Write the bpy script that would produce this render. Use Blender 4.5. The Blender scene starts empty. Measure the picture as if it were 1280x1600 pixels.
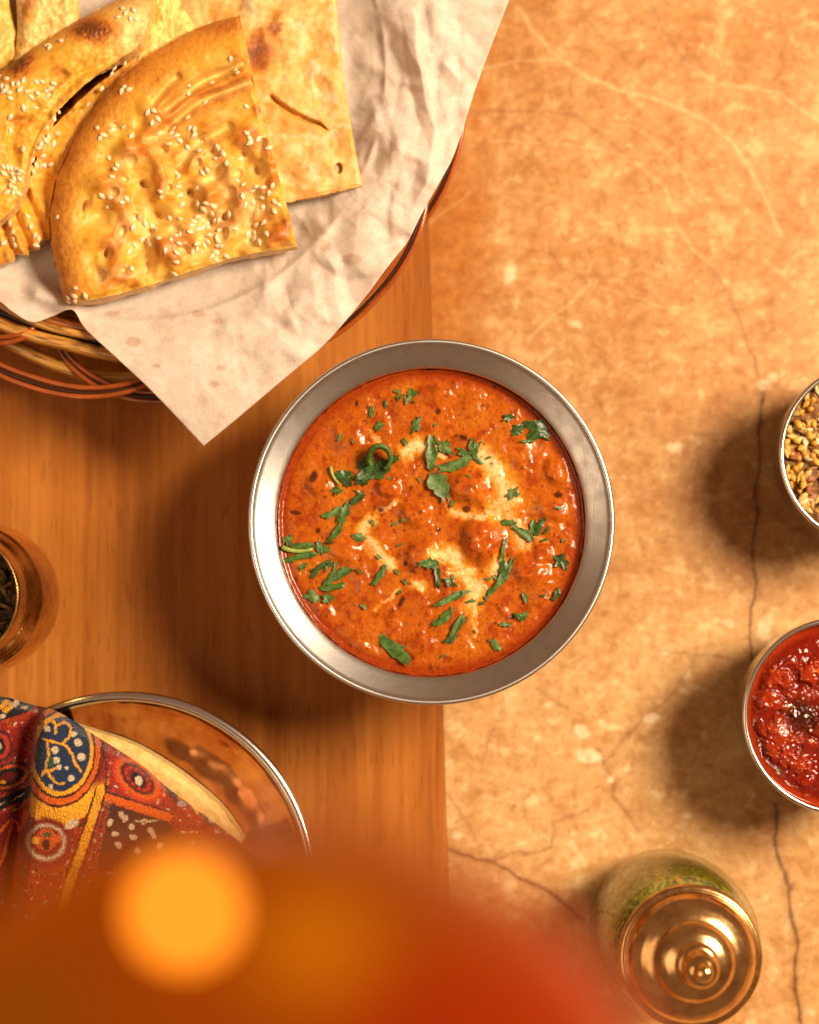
import bpy, bmesh, math, random
import numpy as np
from mathutils import Vector, Matrix

random.seed(7)
SC = bpy.context.scene
COL = SC.collection
R = math.radians

# ------------------------------------------------------------------ camera
F_PX = 3000.0                 # focal length in pixels of the 1280 x 1600 photograph
CAM_H = 0.80
TILT = math.atan(160.0 / F_PX)
cam_d = bpy.data.cameras.new("camera")
cam = bpy.data.objects.new("camera", cam_d)
COL.objects.link(cam)
cam.location = (0, 0, CAM_H)
cam.rotation_euler = (TILT, 0, 0)
cam_d.sensor_fit = 'HORIZONTAL'
cam_d.sensor_width = 24.0
cam_d.lens = 24.0 * F_PX / 1280.0
cam_d.clip_start = 0.005
cam_d.clip_end = 50
cam_d.dof.use_dof = True
cam_d.dof.focus_distance = 0.740
cam_d.dof.aperture_fstop = 3.3
SC.camera = cam

# ------------------------------------------------------------------ world
W = bpy.data.worlds.new("World")
SC.world = W
W.use_nodes = True
bg = W.node_tree.nodes["Background"]
bg.inputs[0].default_value = (1.0, 0.50, 0.25, 1)
bg.inputs[1].default_value = 0.25

# ------------------------------------------------------------------ key lamp (softbox to the upper right)
def area_lamp(name, az, el, dist, size, power, color, target=(0.02, 0.02, 0.03)):
    d = bpy.data.lights.new(name, 'AREA')
    d.shape = 'DISK'
    d.size = size
    d.energy = power
    d.color = color
    o = bpy.data.objects.new(name, d)
    COL.objects.link(o)
    dirv = Vector((math.cos(R(az)) * math.cos(R(el)), math.sin(R(az)) * math.cos(R(el)), math.sin(R(el))))
    o.location = Vector(target) + dirv * dist
    o.rotation_euler = dirv.to_track_quat('Z', 'Y').to_euler()
    return o
area_lamp("key_lamp", 21, 48, 1.35, 0.54, 37.5, (1.0, 0.79, 0.54))
area_lamp("fill_lamp", 195, 50, 1.3, 0.9, 3.4, (1.0, 0.72, 0.46))  # added fill without a visible source; lightens shadows and the bowl's right rim

# ------------------------------------------------------------------ exposure
SC.view_settings.view_transform = 'Standard'
SC.view_settings.look = 'None'
SC.view_settings.exposure = 0.0
SC.view_settings.gamma = 1.0
SC.view_settings.use_curve_mapping = False
SC.render.engine = 'CYCLES'
SC.cycles.use_denoising = True
SC.cycles.max_bounces = 8
SC.cycles.transmission_bounces = 8
SC.cycles.caustics_reflective = False
SC.cycles.caustics_refractive = False
SC.cycles.sample_clamp_indirect = 4

# ------------------------------------------------------------------ projection helpers (layout survey)
CT, ST = math.cos(TILT), math.sin(TILT)
def at(px, py, z):
    """world point at height z that the photograph shows at pixel px, py (arrays allowed)"""
    px = np.asarray(px, float); py = np.asarray(py, float)
    a = (px - 640.0) / F_PX
    b = -(py - 800.0) / F_PX
    dy = b * CT + ST
    dz = b * ST - CT
    t = (z - CAM_H) / dz
    return a * t, dy * t
def to_px(x, y, z):
    yy = y * CT + (z - CAM_H) * ST
    zz = -y * ST + (z - CAM_H) * CT
    return 640 + F_PX * x / -zz, 800 - F_PX * yy / -zz
def P(px, py, z):
    x, y = at(px, py, z)
    return Vector((float(x), float(y), float(z)))
def mmpp(z):                  # metres per pixel at height z
    return (CAM_H - z) / F_PX

# ------------------------------------------------------------------ numpy noise and paint helpers
def perlin(x, y, seed=0):
    rng = np.random.RandomState(seed)
    perm = rng.permutation(256)
    perm = np.concatenate([perm, perm])
    ang = rng.rand(256) * 2 * np.pi
    gx, gy = np.cos(ang), np.sin(ang)
    xi = np.floor(x).astype(int); yi = np.floor(y).astype(int)
    xf = x - xi; yf = y - yi
    xi &= 255; yi &= 255
    u = xf * xf * xf * (xf * (xf * 6 - 15) + 10)
    v = yf * yf * yf * (yf * (yf * 6 - 15) + 10)
    def g(ix, iy, fx, fy):
        h = perm[(perm[ix & 255] + iy) & 255]
        return gx[h] * fx + gy[h] * fy
    a = g(xi, yi, xf, yf); b = g(xi + 1, yi, xf - 1, yf)
    c = g(xi, yi + 1, xf, yf - 1); d = g(xi + 1, yi + 1, xf - 1, yf - 1)
    return 1.5 * ((a * (1 - u) + b * u) * (1 - v) + (c * (1 - u) + d * u) * v)
def fbm(x, y, size, octaves=4, seed=0, gain=0.5):
    s = 0; a = 1.0; f = 1.0 / size; t = 0
    for k in range(octaves):
        s = s + a * perlin(x * f + 17.3 * k, y * f - 9.1 * k, seed + k); t += a
        a *= gain; f *= 2.03
    return s / t
def sstep(a, b, x):
    t = np.clip((x - a) / (b - a), 0, 1)
    return t * t * (3 - 2 * t)
def seg_dist(X, Y, pts):
    D = np.full(X.shape, 1e9)
    for (x0, y0), (x1, y1) in zip(pts[:-1], pts[1:]):
        dx, dy = x1 - x0, y1 - y0
        t = np.clip(((X - x0) * dx + (Y - y0) * dy) / (dx * dx + dy * dy + 1e-9), 0, 1)
        D = np.minimum(D, np.hypot(X - x0 - t * dx, Y - y0 - t * dy))
    return D
def ell(X, Y, cx, cy, a, b, rot=0):
    c, s = math.cos(R(rot)), math.sin(R(rot))
    u = (X - cx) * c + (Y - cy) * s
    v = -(X - cx) * s + (Y - cy) * c
    return np.hypot(u / a, v / b)
def in_poly(X, Y, poly):
    m = np.zeros(X.shape, bool)
    n = len(poly)
    for i in range(n):
        x0, y0 = poly[i]; x1, y1 = poly[(i + 1) % n]
        if y0 == y1: continue
        c = ((y0 > Y) != (y1 > Y)) & (X < (x1 - x0) * (Y - y0) / (y1 - y0) + x0)
        m ^= c
    return m
def mixc(C, col, m):
    m = np.clip(m, 0, 1)[..., None]
    return C * (1 - m) + np.array(col, float) * m
def smooth_line(pts, n):
    """Catmull-Rom through pts, resampled evenly to n points"""
    p = np.array(pts, float)
    q = np.vstack([2 * p[0] - p[1], p, 2 * p[-1] - p[-2]])
    out = []
    for i in range(1, len(q) - 2):
        t = np.linspace(0, 1, 24, endpoint=False)[:, None]
        a, b, c, d = q[i - 1], q[i], q[i + 1], q[i + 2]
        out.append(0.5 * ((2 * b) + (c - a) * t + (2 * a - 5 * b + 4 * c - d) * t ** 2 + (3 * b - a - 3 * c + d) * t ** 3))
    out = np.vstack(out + [p[-1:]])
    L = np.concatenate([[0], np.cumsum(np.linalg.norm(np.diff(out, axis=0), axis=1))])
    s = np.linspace(0, L[-1], n)
    return np.stack([np.interp(s, L, out[:, k]) for k in range(out.shape[1])], 1)
def coons(bottom, top, left, right, n, m):
    """patch over four boundary lines; bottom/top run left to right, left/right run bottom to top -> (m, n, 2)"""
    c0, c1 = smooth_line(bottom, n), smooth_line(top, n)
    d0, d1 = smooth_line(left, m), smooth_line(right, m)
    u = np.linspace(0, 1, n)[None, :, None]; v = np.linspace(0, 1, m)[:, None, None]
    Lc = (1 - v) * c0[None] + v * c1[None]
    Ld = (1 - u) * d0[:, None] + u * d1[:, None]
    B = (1 - u) * (1 - v) * c0[0] + u * (1 - v) * c0[-1] + (1 - u) * v * c1[0] + u * v * c1[-1]
    return Lc + Ld - B

# ------------------------------------------------------------------ object helpers
def tag(o, label=None, cat=None, group=None, kind=None):
    if label: o["label"] = label
    if cat: o["category"] = cat
    if group: o["group"] = group
    if kind: o["kind"] = kind
    return o
def empty(name, loc=(0, 0, 0)):
    o = bpy.data.objects.new(name, None)
    o.empty_display_size = 0.01
    o.location = loc
    COL.objects.link(o)
    return o
def link(name, me, mat=None, parent=None):
    o = bpy.data.objects.new(name, me)
    COL.objects.link(o)
    if mat is not None and not me.materials: me.materials.append(mat)
    if parent is not None:
        o.parent = parent
        o.matrix_parent_inverse = Matrix.Translation(-Vector(parent.location)) if parent.parent is None else Matrix.Identity(4)
    return o
def np_mesh(name, V, quads, col=None, smooth=True, tris=None):
    me = bpy.data.meshes.new(name)
    V = np.asarray(V, np.float32).reshape(-1, 3)
    quads = np.asarray(quads, np.int32).reshape(-1, 4) if quads is not None and len(quads) else np.zeros((0, 4), np.int32)
    nt = 0 if tris is None else len(tris)
    nq = len(quads)
    loops = quads.ravel()
    if nt: loops = np.concatenate([loops, np.asarray(tris, np.int32).ravel()])
    me.vertices.add(len(V)); me.vertices.foreach_set("co", V.ravel())
    me.loops.add(len(loops)); me.loops.foreach_set("vertex_index", loops)
    me.polygons.add(nq + nt)
    st = np.concatenate([np.arange(nq) * 4, nq * 4 + np.arange(nt) * 3]).astype(np.int32)
    me.polygons.foreach_set("loop_start", st)
    me.update(calc_edges=True)
    me.polygons.foreach_set("use_smooth", np.full(nq + nt, smooth, bool))
    if col is not None:
        a = me.attributes.new("col", 'FLOAT_COLOR', 'POINT')
        c = np.asarray(col, np.float32).reshape(-1, col.shape[-1])
        if c.shape[1] == 3: c = np.hstack([c, np.ones((len(c), 1), np.float32)])
        a.data.foreach_set("color", c.ravel())
    me.validate()
    return me
def grid_quads(m, n, wrap=False, off=0):
    i = np.arange(m - 1)[:, None] * n
    if wrap:
        j = np.arange(n)[None]; j2 = (j + 1) % n
    else:
        j = np.arange(n - 1)[None]; j2 = j + 1
    return (off + np.stack([i + j, i + j2, i + n + j2, i + n + j], -1)).reshape(-1, 4)
def grid_mesh(name, V, col=None, smooth=True):
    m, n = V.shape[:2]
    return np_mesh(name, V, grid_quads(m, n), col, smooth)
def slab_mesh(name, V, zbot, col, sidecol):
    """top sheet V (m,n,3) closed by a side wall and an underside (zbot array)"""
    m, n = V.shape[:2]
    q = [grid_quads(m, n)]
    ring = [(0, j) for j in range(n)] + [(i, n - 1) for i in range(1, m)] + [(m - 1, j) for j in range(n - 2, -1, -1)] + [(i, 0) for i in range(m - 2, 0, -1)]
    ring = np.array(ring)
    k = len(ring)
    top_idx = ring[:, 0] * n + ring[:, 1]
    E = V[ring[:, 0], ring[:, 1]].copy()
    zb = zbot[ring[:, 0], ring[:, 1]]
    layers, cols = [], []
    for t in (0.0, 0.35, 0.7, 1.0):              # first layer doubles the edge so that it stays crisp
        Lr = E.copy(); Lr[:, 2] = E[:, 2] * (1 - t) + zb * t
        layers.append(Lr); cols.append(np.tile(np.array(sidecol, float), (k, 1)))
    V2 = np.vstack([V.reshape(-1, 3)] + layers)
    C2 = np.vstack([col.reshape(-1, 3)] + cols)
    base = m * n
    for l in range(3):
        a = base + l * k + np.arange(k); b = base + l * k + (np.arange(k) + 1) % k
        q.append(np.stack([a + k, b + k, b, a], 1))
    # underside: coarse grid
    si = np.unique(np.linspace(0, m - 1, 24).astype(int)); sj = np.unique(np.linspace(0, n - 1, 24).astype(int))
    Bv = V[np.ix_(si, sj)].copy(); Bv[..., 2] = zbot[np.ix_(si, sj)]
    off = len(V2)
    V2 = np.vstack([V2, Bv.reshape(-1, 3)])
    C2 = np.vstack([C2, np.tile(np.array(sidecol, float), (Bv.shape[0] * Bv.shape[1], 1))])
    q.append(grid_quads(len(si), len(sj), off=off)[:, ::-1])
    return np_mesh(name, V2, np.vstack(q), C2)
def lathe_mesh(name, prof, segs=128, center=(0, 0), cap0=False, cap1=False, noise=None):
    prof = np.array(prof, float)
    th = np.linspace(0, 2 * np.pi, segs, endpoint=False)
    r = prof[:, 0][:, None]; z = prof[:, 1][:, None]
    V = np.stack([center[0] + r * np.cos(th), center[1] + r * np.sin(th), z + 0 * th], -1)
    if noise is not None: V = noise(V)
    m = len(prof)
    q = grid_quads(m, segs, True)
    V = V.reshape(-1, 3); tris = []
    if cap0:
        V = np.vstack([V, [[center[0], center[1], prof[0, 1]]]]); c = len(V) - 1
        tris += [(c, (j + 1) % segs, j) for j in range(segs)]
    if cap1:
        V = np.vstack([V, [[center[0], center[1], prof[-1, 1]]]]); c = len(V) - 1; b = (m - 1) * segs
        tris += [(c, b + j, b + (j + 1) % segs) for j in range(segs)]
    return np_mesh(name, V, q, tris=tris if tris else None)
def round_prof(pts, rad, n=6):
    """round the inner corners of a profile"""
    p = [np.array(a, float) for a in pts]
    out = [p[0]]
    for i in range(1, len(p) - 1):
        a, b, c = p[i - 1], p[i], p[i + 1]
        r = rad[i] if isinstance(rad, (list, tuple)) else rad
        la, lc = np.linalg.norm(a - b), np.linalg.norm(c - b)
        d = min(r, la * 0.48, lc * 0.48)
        s, e = b + (a - b) / la * d, b + (c - b) / lc * d
        for t in np.linspace(0, 1, n):
            out.append((1 - t) ** 2 * s + 2 * t * (1 - t) * b + t * t * e)
    out.append(p[-1])
    return out
def tube_arrays(path, rad, segs=8, caps=True):
    path = np.array(path, float); n = len(path)
    rad = np.broadcast_to(np.asarray(rad, float), (n,))
    tan = np.gradient(path, axis=0); tan /= np.linalg.norm(tan, axis=1)[:, None] + 1e-12
    ref = np.array([0, 0, 1.0]) if abs(tan[0, 2]) < 0.9 else np.array([1.0, 0, 0])
    V = []
    u = ref
    for i in range(n):
        u = u - tan[i] * np.dot(u, tan[i]); u /= np.linalg.norm(u) + 1e-12
        w = np.cross(tan[i], u)
        th = np.linspace(0, 2 * np.pi, segs, endpoint=False)
        V.append(path[i] + rad[i] * (np.cos(th)[:, None] * u + np.sin(th)[:, None] * w))
    return np.array(V)
def tube_mesh(name, path, rad, segs=8, closed=False):
    V = tube_arrays(path, rad, segs)
    n = len(V)
    q = grid_quads(n, segs, True)
    V = V.reshape(-1, 3); tris = []
    if not closed:
        a = len(V); V = np.vstack([V, V[:segs].mean(0), V[-segs:].mean(0)])
        tris = [(a, (j + 1) % segs, j) for j in range(segs)] + [(a + 1, (n - 1) * segs + j, (n - 1) * segs + (j + 1) % segs) for j in range(segs)]
    return np_mesh(name, V, q, tris=tris or None)
def height_fn(V):
    """nearest-vertex lookup into a top sheet: (x, y) -> z and normal"""
    Z = V.reshape(-1, 3)
    gu = np.gradient(V, axis=1); gv = np.gradient(V, axis=0)
    N = np.cross(gu, gv); N /= np.linalg.norm(N, axis=2)[..., None] + 1e-15
    N[N[..., 2] < 0] *= -1
    N = N.reshape(-1, 3)
    def f(x, y):
        k = int(np.argmin((Z[:, 0] - x) ** 2 + (Z[:, 1] - y) ** 2))
        return Z[k], N[k]
    return f

# ------------------------------------------------------------------ material helpers
class NT:
    def __init__(s, name):
        s.mat = bpy.data.materials.new(name); s.mat.use_nodes = True
        s.t = s.mat.node_tree; s.n = s.t.nodes; s.b = s.n["Principled BSDF"]; s.out = s.n["Material Output"]
        s._co = None
    def add(s, typ, **kw):
        n = s.n.new(typ)
        for k, v in kw.items():
            if k in n.bl_rna.properties.keys(): setattr(n, k, v)
        return n
    def lk(s, a, b): s.t.links.new(a, b)
    def co(s):
        if s._co is None: s._co = s.add("ShaderNodeTexCoord").outputs["Object"]
        return s._co
    def noise(s, scale, detail=4, rough=0.5, stretch=None, dist=0.0):
        n = s.add("ShaderNodeTexNoise"); n.inputs["Scale"].default_value = scale
        n.inputs["Detail"].default_value = detail; n.inputs["Roughness"].default_value = rough
        n.inputs["Distortion"].default_value = dist
        if stretch:
            m = s.add("ShaderNodeMapping"); m.inputs["Scale"].default_value = stretch
            s.lk(s.co(), m.inputs["Vector"]); s.lk(m.outputs[0], n.inputs["Vector"])
        else: s.lk(s.co(), n.inputs["Vector"])
        return n.outputs["Fac"]
    def ramp(s, fac, stops):
        r = s.add("ShaderNodeValToRGB"); e = r.color_ramp.elements
        while len(e) < len(stops): e.new(0.5)
        for k, (p, c) in enumerate(stops):
            e[k].position = p; e[k].color = (c, c, c, 1) if isinstance(c, (int, float)) else (*c, 1)
        s.lk(fac, r.inputs[0]); return r.outputs[0]
    def mix(s, a, b, fac, mode='MIX'):
        n = s.add("ShaderNodeMix"); n.data_type = 'RGBA'; n.blend_type = mode
        for sock, v in ((n.inputs[6], a), (n.inputs[7], b), (n.inputs[0], fac)):
            if isinstance(v, (int, float)): sock.default_value = v
            elif isinstance(v, tuple): sock.default_value = (*v, 1)
            else: s.lk(v, sock)
        return n.outputs[2]
    def attr(s, name="col"):
        n = s.add("ShaderNodeAttribute"); n.attribute_name = name; return n
    def bump(s, h, strength, dist, prev=None):
        n = s.add("ShaderNodeBump"); n.inputs["Strength"].default_value = strength; n.inputs["Distance"].default_value = dist
        s.lk(h, n.inputs["Height"])
        if prev is not None: s.lk(prev, n.inputs["Normal"])
        s.lk(n.outputs[0], s.b.inputs["Normal"]); return n.outputs[0]
    def set(s, **kw):
        for k, v in kw.items():
            sock = s.b.inputs[k.replace("_", " ")]
            if isinstance(v, (int, float)): sock.default_value = v
            elif isinstance(v, tuple): sock.default_value = (*v, 1) if len(sock.default_value) == 4 else v
            else: s.lk(v, sock)
        return s

def m_wood():
    t = NT("table_wood")
    g1 = t.noise(1.0, 5, 0.6, (58, 2.6, 1), 0.9)
    g2 = t.noise(1.0, 3, 0.6, (420, 9, 1))
    g3 = t.noise(1.0, 2, 0.5, (18, 3.0, 1), 0.8)
    c = t.ramp(g1, [(0.26, (0.27, 0.072, 0.011)), (0.48, (0.46, 0.152, 0.024)), (0.72, (0.58, 0.225, 0.042))])
    c = t.mix(c, t.ramp(g2, [(0.30, (0.58, 0.48, 0.40)), (0.60, (1, 1, 1))]), 0.45, 'MULTIPLY')
    c = t.mix(c, t.ramp(g3, [(0.30, (0.62, 0.50, 0.42)), (0.55, (1, 1, 1))]), 0.65, 'MULTIPLY')
    p = t.noise(1.0, 2, 0.5, (900, 60, 1))
    c = t.mix(c, t.ramp(p, [(0.28, (0.45, 0.33, 0.26)), (0.40, (1, 1, 1))]), 0.7, 'MULTIPLY')
    k1 = t.noise(1.0, 2, 0.5, (26, 15, 1), 0.3)
    c = t.mix(c, t.ramp(k1, [(0.24, (0.35, 0.22, 0.15)), (0.31, (1, 1, 1))]), 0.8, 'MULTIPLY')
    t.set(Base_Color=c, Roughness=0.45, Specular_IOR_Level=0.18)
    t.bump(g2, 0.15, 0.0004)
    return t.mat
def m_stone():
    t = NT("table_stone")
    a = t.attr().outputs["Color"]
    n1 = t.noise(300, 5, 0.68)
    n2 = t.noise(130, 4, 0.6, None, 0.4)
    n3 = t.noise(28, 3, 0.55)
    c = t.mix(a, t.ramp(n1, [(0.36, (0.62, 0.50, 0.40)), (0.50, (1, 1, 1)), (0.64, (1.24, 1.32, 1.42))]), 0.34, 'MULTIPLY')
    c = t.mix(c, t.ramp(n2, [(0.30, (0.74, 0.62, 0.50)), (0.50, (1, 1, 1)), (0.72, (1.14, 1.22, 1.35))]), 0.75, 'MULTIPLY')
    c = t.mix(c, t.ramp(n3, [(0.32, (0.84, 0.72, 0.60)), (0.55, (1, 1, 1)), (0.7, (1.08, 1.12, 1.2))]), 0.7, 'MULTIPLY')
    t.set(Base_Color=c, Roughness=0.40, Specular_IOR_Level=0.22)
    t.bump(n1, 0.06, 0.0005)
    return t.mat
def m_steel(name="brushed_steel", rough=0.32, col=(0.68, 0.67, 0.66), scratch=True):
    t = NT(name)
    n = t.noise(160, 3, 0.6); f = t.noise(900, 2, 0.6)
    c = t.mix(col, tuple(k * 0.80 for k in col), t.ramp(n, [(0.4, 0.0), (0.68, 1.0)]))
    t.set(Base_Color=c, Metallic=1.0)
    r = t.add("ShaderNodeMapRange"); t.lk(n, r.inputs[0])
    r.inputs[3].default_value = rough * 0.75; r.inputs[4].default_value = rough * 1.35
    t.lk(r.outputs[0], t.b.inputs["Roughness"])
    if scratch:
        t.set(Anisotropic=0.5)
        w = t.add("ShaderNodeTexVoronoi", feature='DISTANCE_TO_EDGE'); w.inputs["Scale"].default_value = 95
        m = t.add("ShaderNodeMapping"); m.inputs["Scale"].default_value = (1, 0.10, 1); m.inputs["Rotation"].default_value = (0, 0, 0.8)
        t.lk(t.co(), m.inputs[0]); t.lk(m.outputs[0], w.inputs["Vector"])
        h = t.ramp(w.outputs[0], [(0.0, 0.0), (0.012, 1.0)])
        b = t.bump(h, 0.10, 0.0002); t.bump(f, 0.035, 0.0004, b)
    else: t.bump(f, 0.02, 0.0003)
    return t.mat
def m_brass(name="brass", rough=0.18, col=(0.78, 0.50, 0.22)):
    t = NT(name)
    n = t.noise(120, 5, 0.65); f = t.noise(500, 3, 0.6)
    c = t.mix(col, (col[0] * 0.50, col[1] * 0.40, col[2] * 0.34), t.ramp(n, [(0.42, 0.0), (0.72, 1.0)]))
    t.set(Base_Color=c, Metallic=1.0)
    r = t.add("ShaderNodeMapRange"); t.lk(f, r.inputs[0])
    r.inputs[3].default_value = rough * 0.6; r.inputs[4].default_value = rough * 1.6
    t.lk(r.outputs[0], t.b.inputs["Roughness"])
    t.bump(f, 0.04, 0.0004)
    return t.mat
def m_bread(name, rough=0.42, coat=0.25, fine=0.35):
    t = NT(name)
    a = t.attr().outputs["Color"]
    n1 = t.noise(1500, 4, 0.6); n2 = t.noise(420, 4, 0.6)
    c = t.mix(a, t.ramp(n2, [(0.30, (0.72, 0.60, 0.46)), (0.52, (1, 1, 1)), (0.72, (1.10, 1.14, 1.22))]), 0.6, 'MULTIPLY')
    c = t.mix(c, t.ramp(n1, [(0.30, (0.80, 0.70, 0.58)), (0.50, (1, 1, 1))]), 0.5, 'MULTIPLY')
    t.set(Base_Color=c, Roughness=rough, Coat_Weight=coat, Coat_Roughness=0.42, Specular_IOR_Level=0.35)
    t.set(Subsurface_Weight=0.02, Subsurface_Radius=(0.003, 0.0012, 0.0005), Subsurface_Scale=0.3)
    b = t.bump(n2, fine, 0.0012); t.bump(n1, fine, 0.0006, b)
    return t.mat
def m_paper():
    t = NT("parchment_paper")
    a = t.attr().outputs["Color"]
    n1 = t.noise(900, 4, 0.65); n2 = t.noise(190, 4, 0.6)
    c = t.mix(a, t.ramp(n1, [(0.32, (0.86, 0.76, 0.70)), (0.55, (1, 1, 1))]), 0.7, 'MULTIPLY')
    c = t.mix(c, t.ramp(n2, [(0.30, (0.88, 0.80, 0.75)), (0.55, (1, 1, 1))]), 0.6, 'MULTIPLY')
    t.set(Base_Color=c, Roughness=0.55, Specular_IOR_Level=0.3)
    b = t.bump(n2, 0.10, 0.0012); t.bump(n1, 0.10, 0.0004, b)
    tr = t.add("ShaderNodeBsdfTranslucent"); tr.inputs[0].default_value = (0.80, 0.62, 0.48, 1)
    mx = t.add("ShaderNodeMixShader"); mx.inputs[0].default_value = 0.34
    t.lk(t.b.outputs[0], mx.inputs[1]); t.lk(tr.outputs[0], mx.inputs[2]); t.lk(mx.outputs[0], t.out.inputs[0])
    return t.mat
def m_sauce(name, rough=0.22, sss=0.15, fine=0.5, s1=620, s2=230):
    t = NT(name)
    a = t.attr().outputs["Color"]
    n1 = t.noise(s1, 4, 0.6, None, 0.4); n2 = t.noise(s2, 4, 0.62, None, 0.6); n3 = t.noise(1500, 2, 0.5)
    c = t.mix(a, t.ramp(n1, [(0.32, (0.62, 0.45, 0.34)), (0.52, (1, 1, 1)), (0.72, (1.12, 1.25, 1.3))]), 0.6, 'MULTIPLY')
    c = t.mix(c, t.ramp(n3, [(0.30, (0.55, 0.40, 0.35)), (0.42, (1, 1, 1))]), 0.5, 'MULTIPLY')
    t.set(Base_Color=c, Roughness=rough, Specular_IOR_Level=0.42)
    t.set(Subsurface_Weight=sss, Subsurface_Radius=(0.004, 0.0012, 0.0004), Subsurface_Scale=0.5)
    b = t.bump(n2, fine, 0.0016); b = t.bump(n1, fine, 0.0009, b); t.bump(n3, fine * 0.4, 0.0003, b)
    return t.mat
def m_plain(name, col, rough=0.5, var=0.35, scale=400, bump=0.2, sss=0.0, spec=0.4, **kw):
    t = NT(name)
    n = t.noise(scale, 4, 0.6)
    c = t.mix(col, tuple(k * (1 - var) for k in col), t.ramp(n, [(0.38, 0.0), (0.66, 1.0)]))
    t.set(Base_Color=c, Roughness=rough, Specular_IOR_Level=spec, **kw)
    if sss: t.set(Subsurface_Weight=sss, Subsurface_Radius=(0.002, 0.001, 0.0005), Subsurface_Scale=0.5)
    if bump: t.bump(n, bump, 0.0006)
    return t.mat
def m_bamboo(name, col, dark):
    t = NT(name)
    a = t.attr("grain").outputs["Fac"]
    tc = t.add("ShaderNodeAttribute"); tc.attribute_name = "along"
    v = t.add("ShaderNodeTexNoise"); v.inputs["Scale"].default_value = 1.0; v.inputs["Detail"].default_value = 4
    m = t.add("ShaderNodeMapping"); m.inputs["Scale"].default_value = (14, 14, 2200)
    t.lk(tc.outputs["Vector"], m.inputs[0]); t.lk(m.outputs[0], v.inputs["Vector"])
    c = t.ramp(v.outputs["Fac"], [(0.30, dark), (0.50, col), (0.75, tuple(min(1, k * 1.25) for k in col))])
    t.set(Base_Color=c, Roughness=0.28, Coat_Weight=0.5, Coat_Roughness=0.12)
    t.bump(v.outputs["Fac"], 0.25, 0.0005)
    return t.mat
def m_glass():
    t = NT("jar_glass")
    tr = t.add("ShaderNodeBsdfTransparent"); tr.inputs[0].default_value = (0.93, 0.94, 0.84, 1)
    gl = t.add("ShaderNodeBsdfGlossy"); gl.inputs["Roughness"].default_value = 0.06
    fr = t.add("ShaderNodeLayerWeight"); fr.inputs[0].default_value = 0.12
    mx = t.add("ShaderNodeMixShader")
    t.lk(fr.outputs["Facing"], mx.inputs[0]); t.lk(tr.outputs[0], mx.inputs[1]); t.lk(gl.outputs[0], mx.inputs[2]); t.lk(mx.outputs[0], t.out.inputs[0])
    return t.mat
def m_cloth():
    t = NT("woven_paisley_cloth")
    a = t.attr().outputs["Color"]
    w = t.add("ShaderNodeTexVoronoi"); w.inputs["Scale"].default_value = 1700
    m = t.add("ShaderNodeMapping"); m.inputs["Scale"].default_value = (1.0, 0.60, 0.6); m.inputs["Rotation"].default_value = (0, 0, 0.5)
    t.lk(t.co(), m.inputs[0]); t.lk(m.outputs[0], w.inputs["Vector"])
    h = t.ramp(w.outputs["Distance"], [(0.0, 1.0), (0.75, 0.0)])
    c = t.mix(a, t.ramp(w.outputs["Distance"], [(0.20, (1.2, 1.15, 1.1)), (0.85, (0.50, 0.42, 0.40))]), 0.8, 'MULTIPLY')
    t.set(Base_Color=c, Roughness=0.75, Sheen_Weight=0.2, Sheen_Roughness=0.4, Specular_IOR_Level=0.25)
    t.bump(h, 0.8, 0.0007)
    return t.mat
def m_emit(name, col, strength, attr=False):
    t = NT(name)
    if attr:
        a = t.attr().outputs["Color"]; t.set(Base_Color=(0.02, 0.002, 0.0005), Emission_Color=a, Specular_IOR_Level=0.08)
    else: t.set(Base_Color=(0.2, 0.1, 0.03), Emission_Color=col)
    t.set(Emission_Strength=strength, Roughness=0.2)
    return t.mat

# ================================================================== SETTING: table of wood and stone
SEAM_X, SEAM_Y = (float(v) for v in at(697, 1250, 0))
SEAM_K = (float(at(674, 490, 0)[0]) - SEAM_X) / (float(at(674, 490, 0)[1]) - SEAM_Y)      # the joint runs slightly aslant
def dense_axis(lo, hi, step, far_lo, far_hi):
    a = np.arange(lo, hi, step)
    left = lo - np.geomspace(0.01, max(lo - far_lo, 0.0101), 10)[::-1] if far_lo < lo - 0.011 else np.array([])
    right = hi + np.geomspace(0.01, far_hi - hi, 10)
    return np.concatenate([left, a, right])
wood = bpy.data.meshes.new("wood_table_top")
bm = bmesh.new()
bmesh.ops.create_cube(bm, size=1.0)
bmesh.ops.scale(bm, vec=(0.70, 1.5, 0.03), verts=bm.verts)
bmesh.ops.translate(bm, vec=(SEAM_X - 0.35 - 0.00012, 0.0, -0.015), verts=bm.verts)
for v in bm.verts: v.co.x += SEAM_K * (v.co.y - SEAM_Y)
bm.to_mesh(wood); bm.free()
tag(link("wood_table_top", wood, m_wood()), kind="structure")

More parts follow.
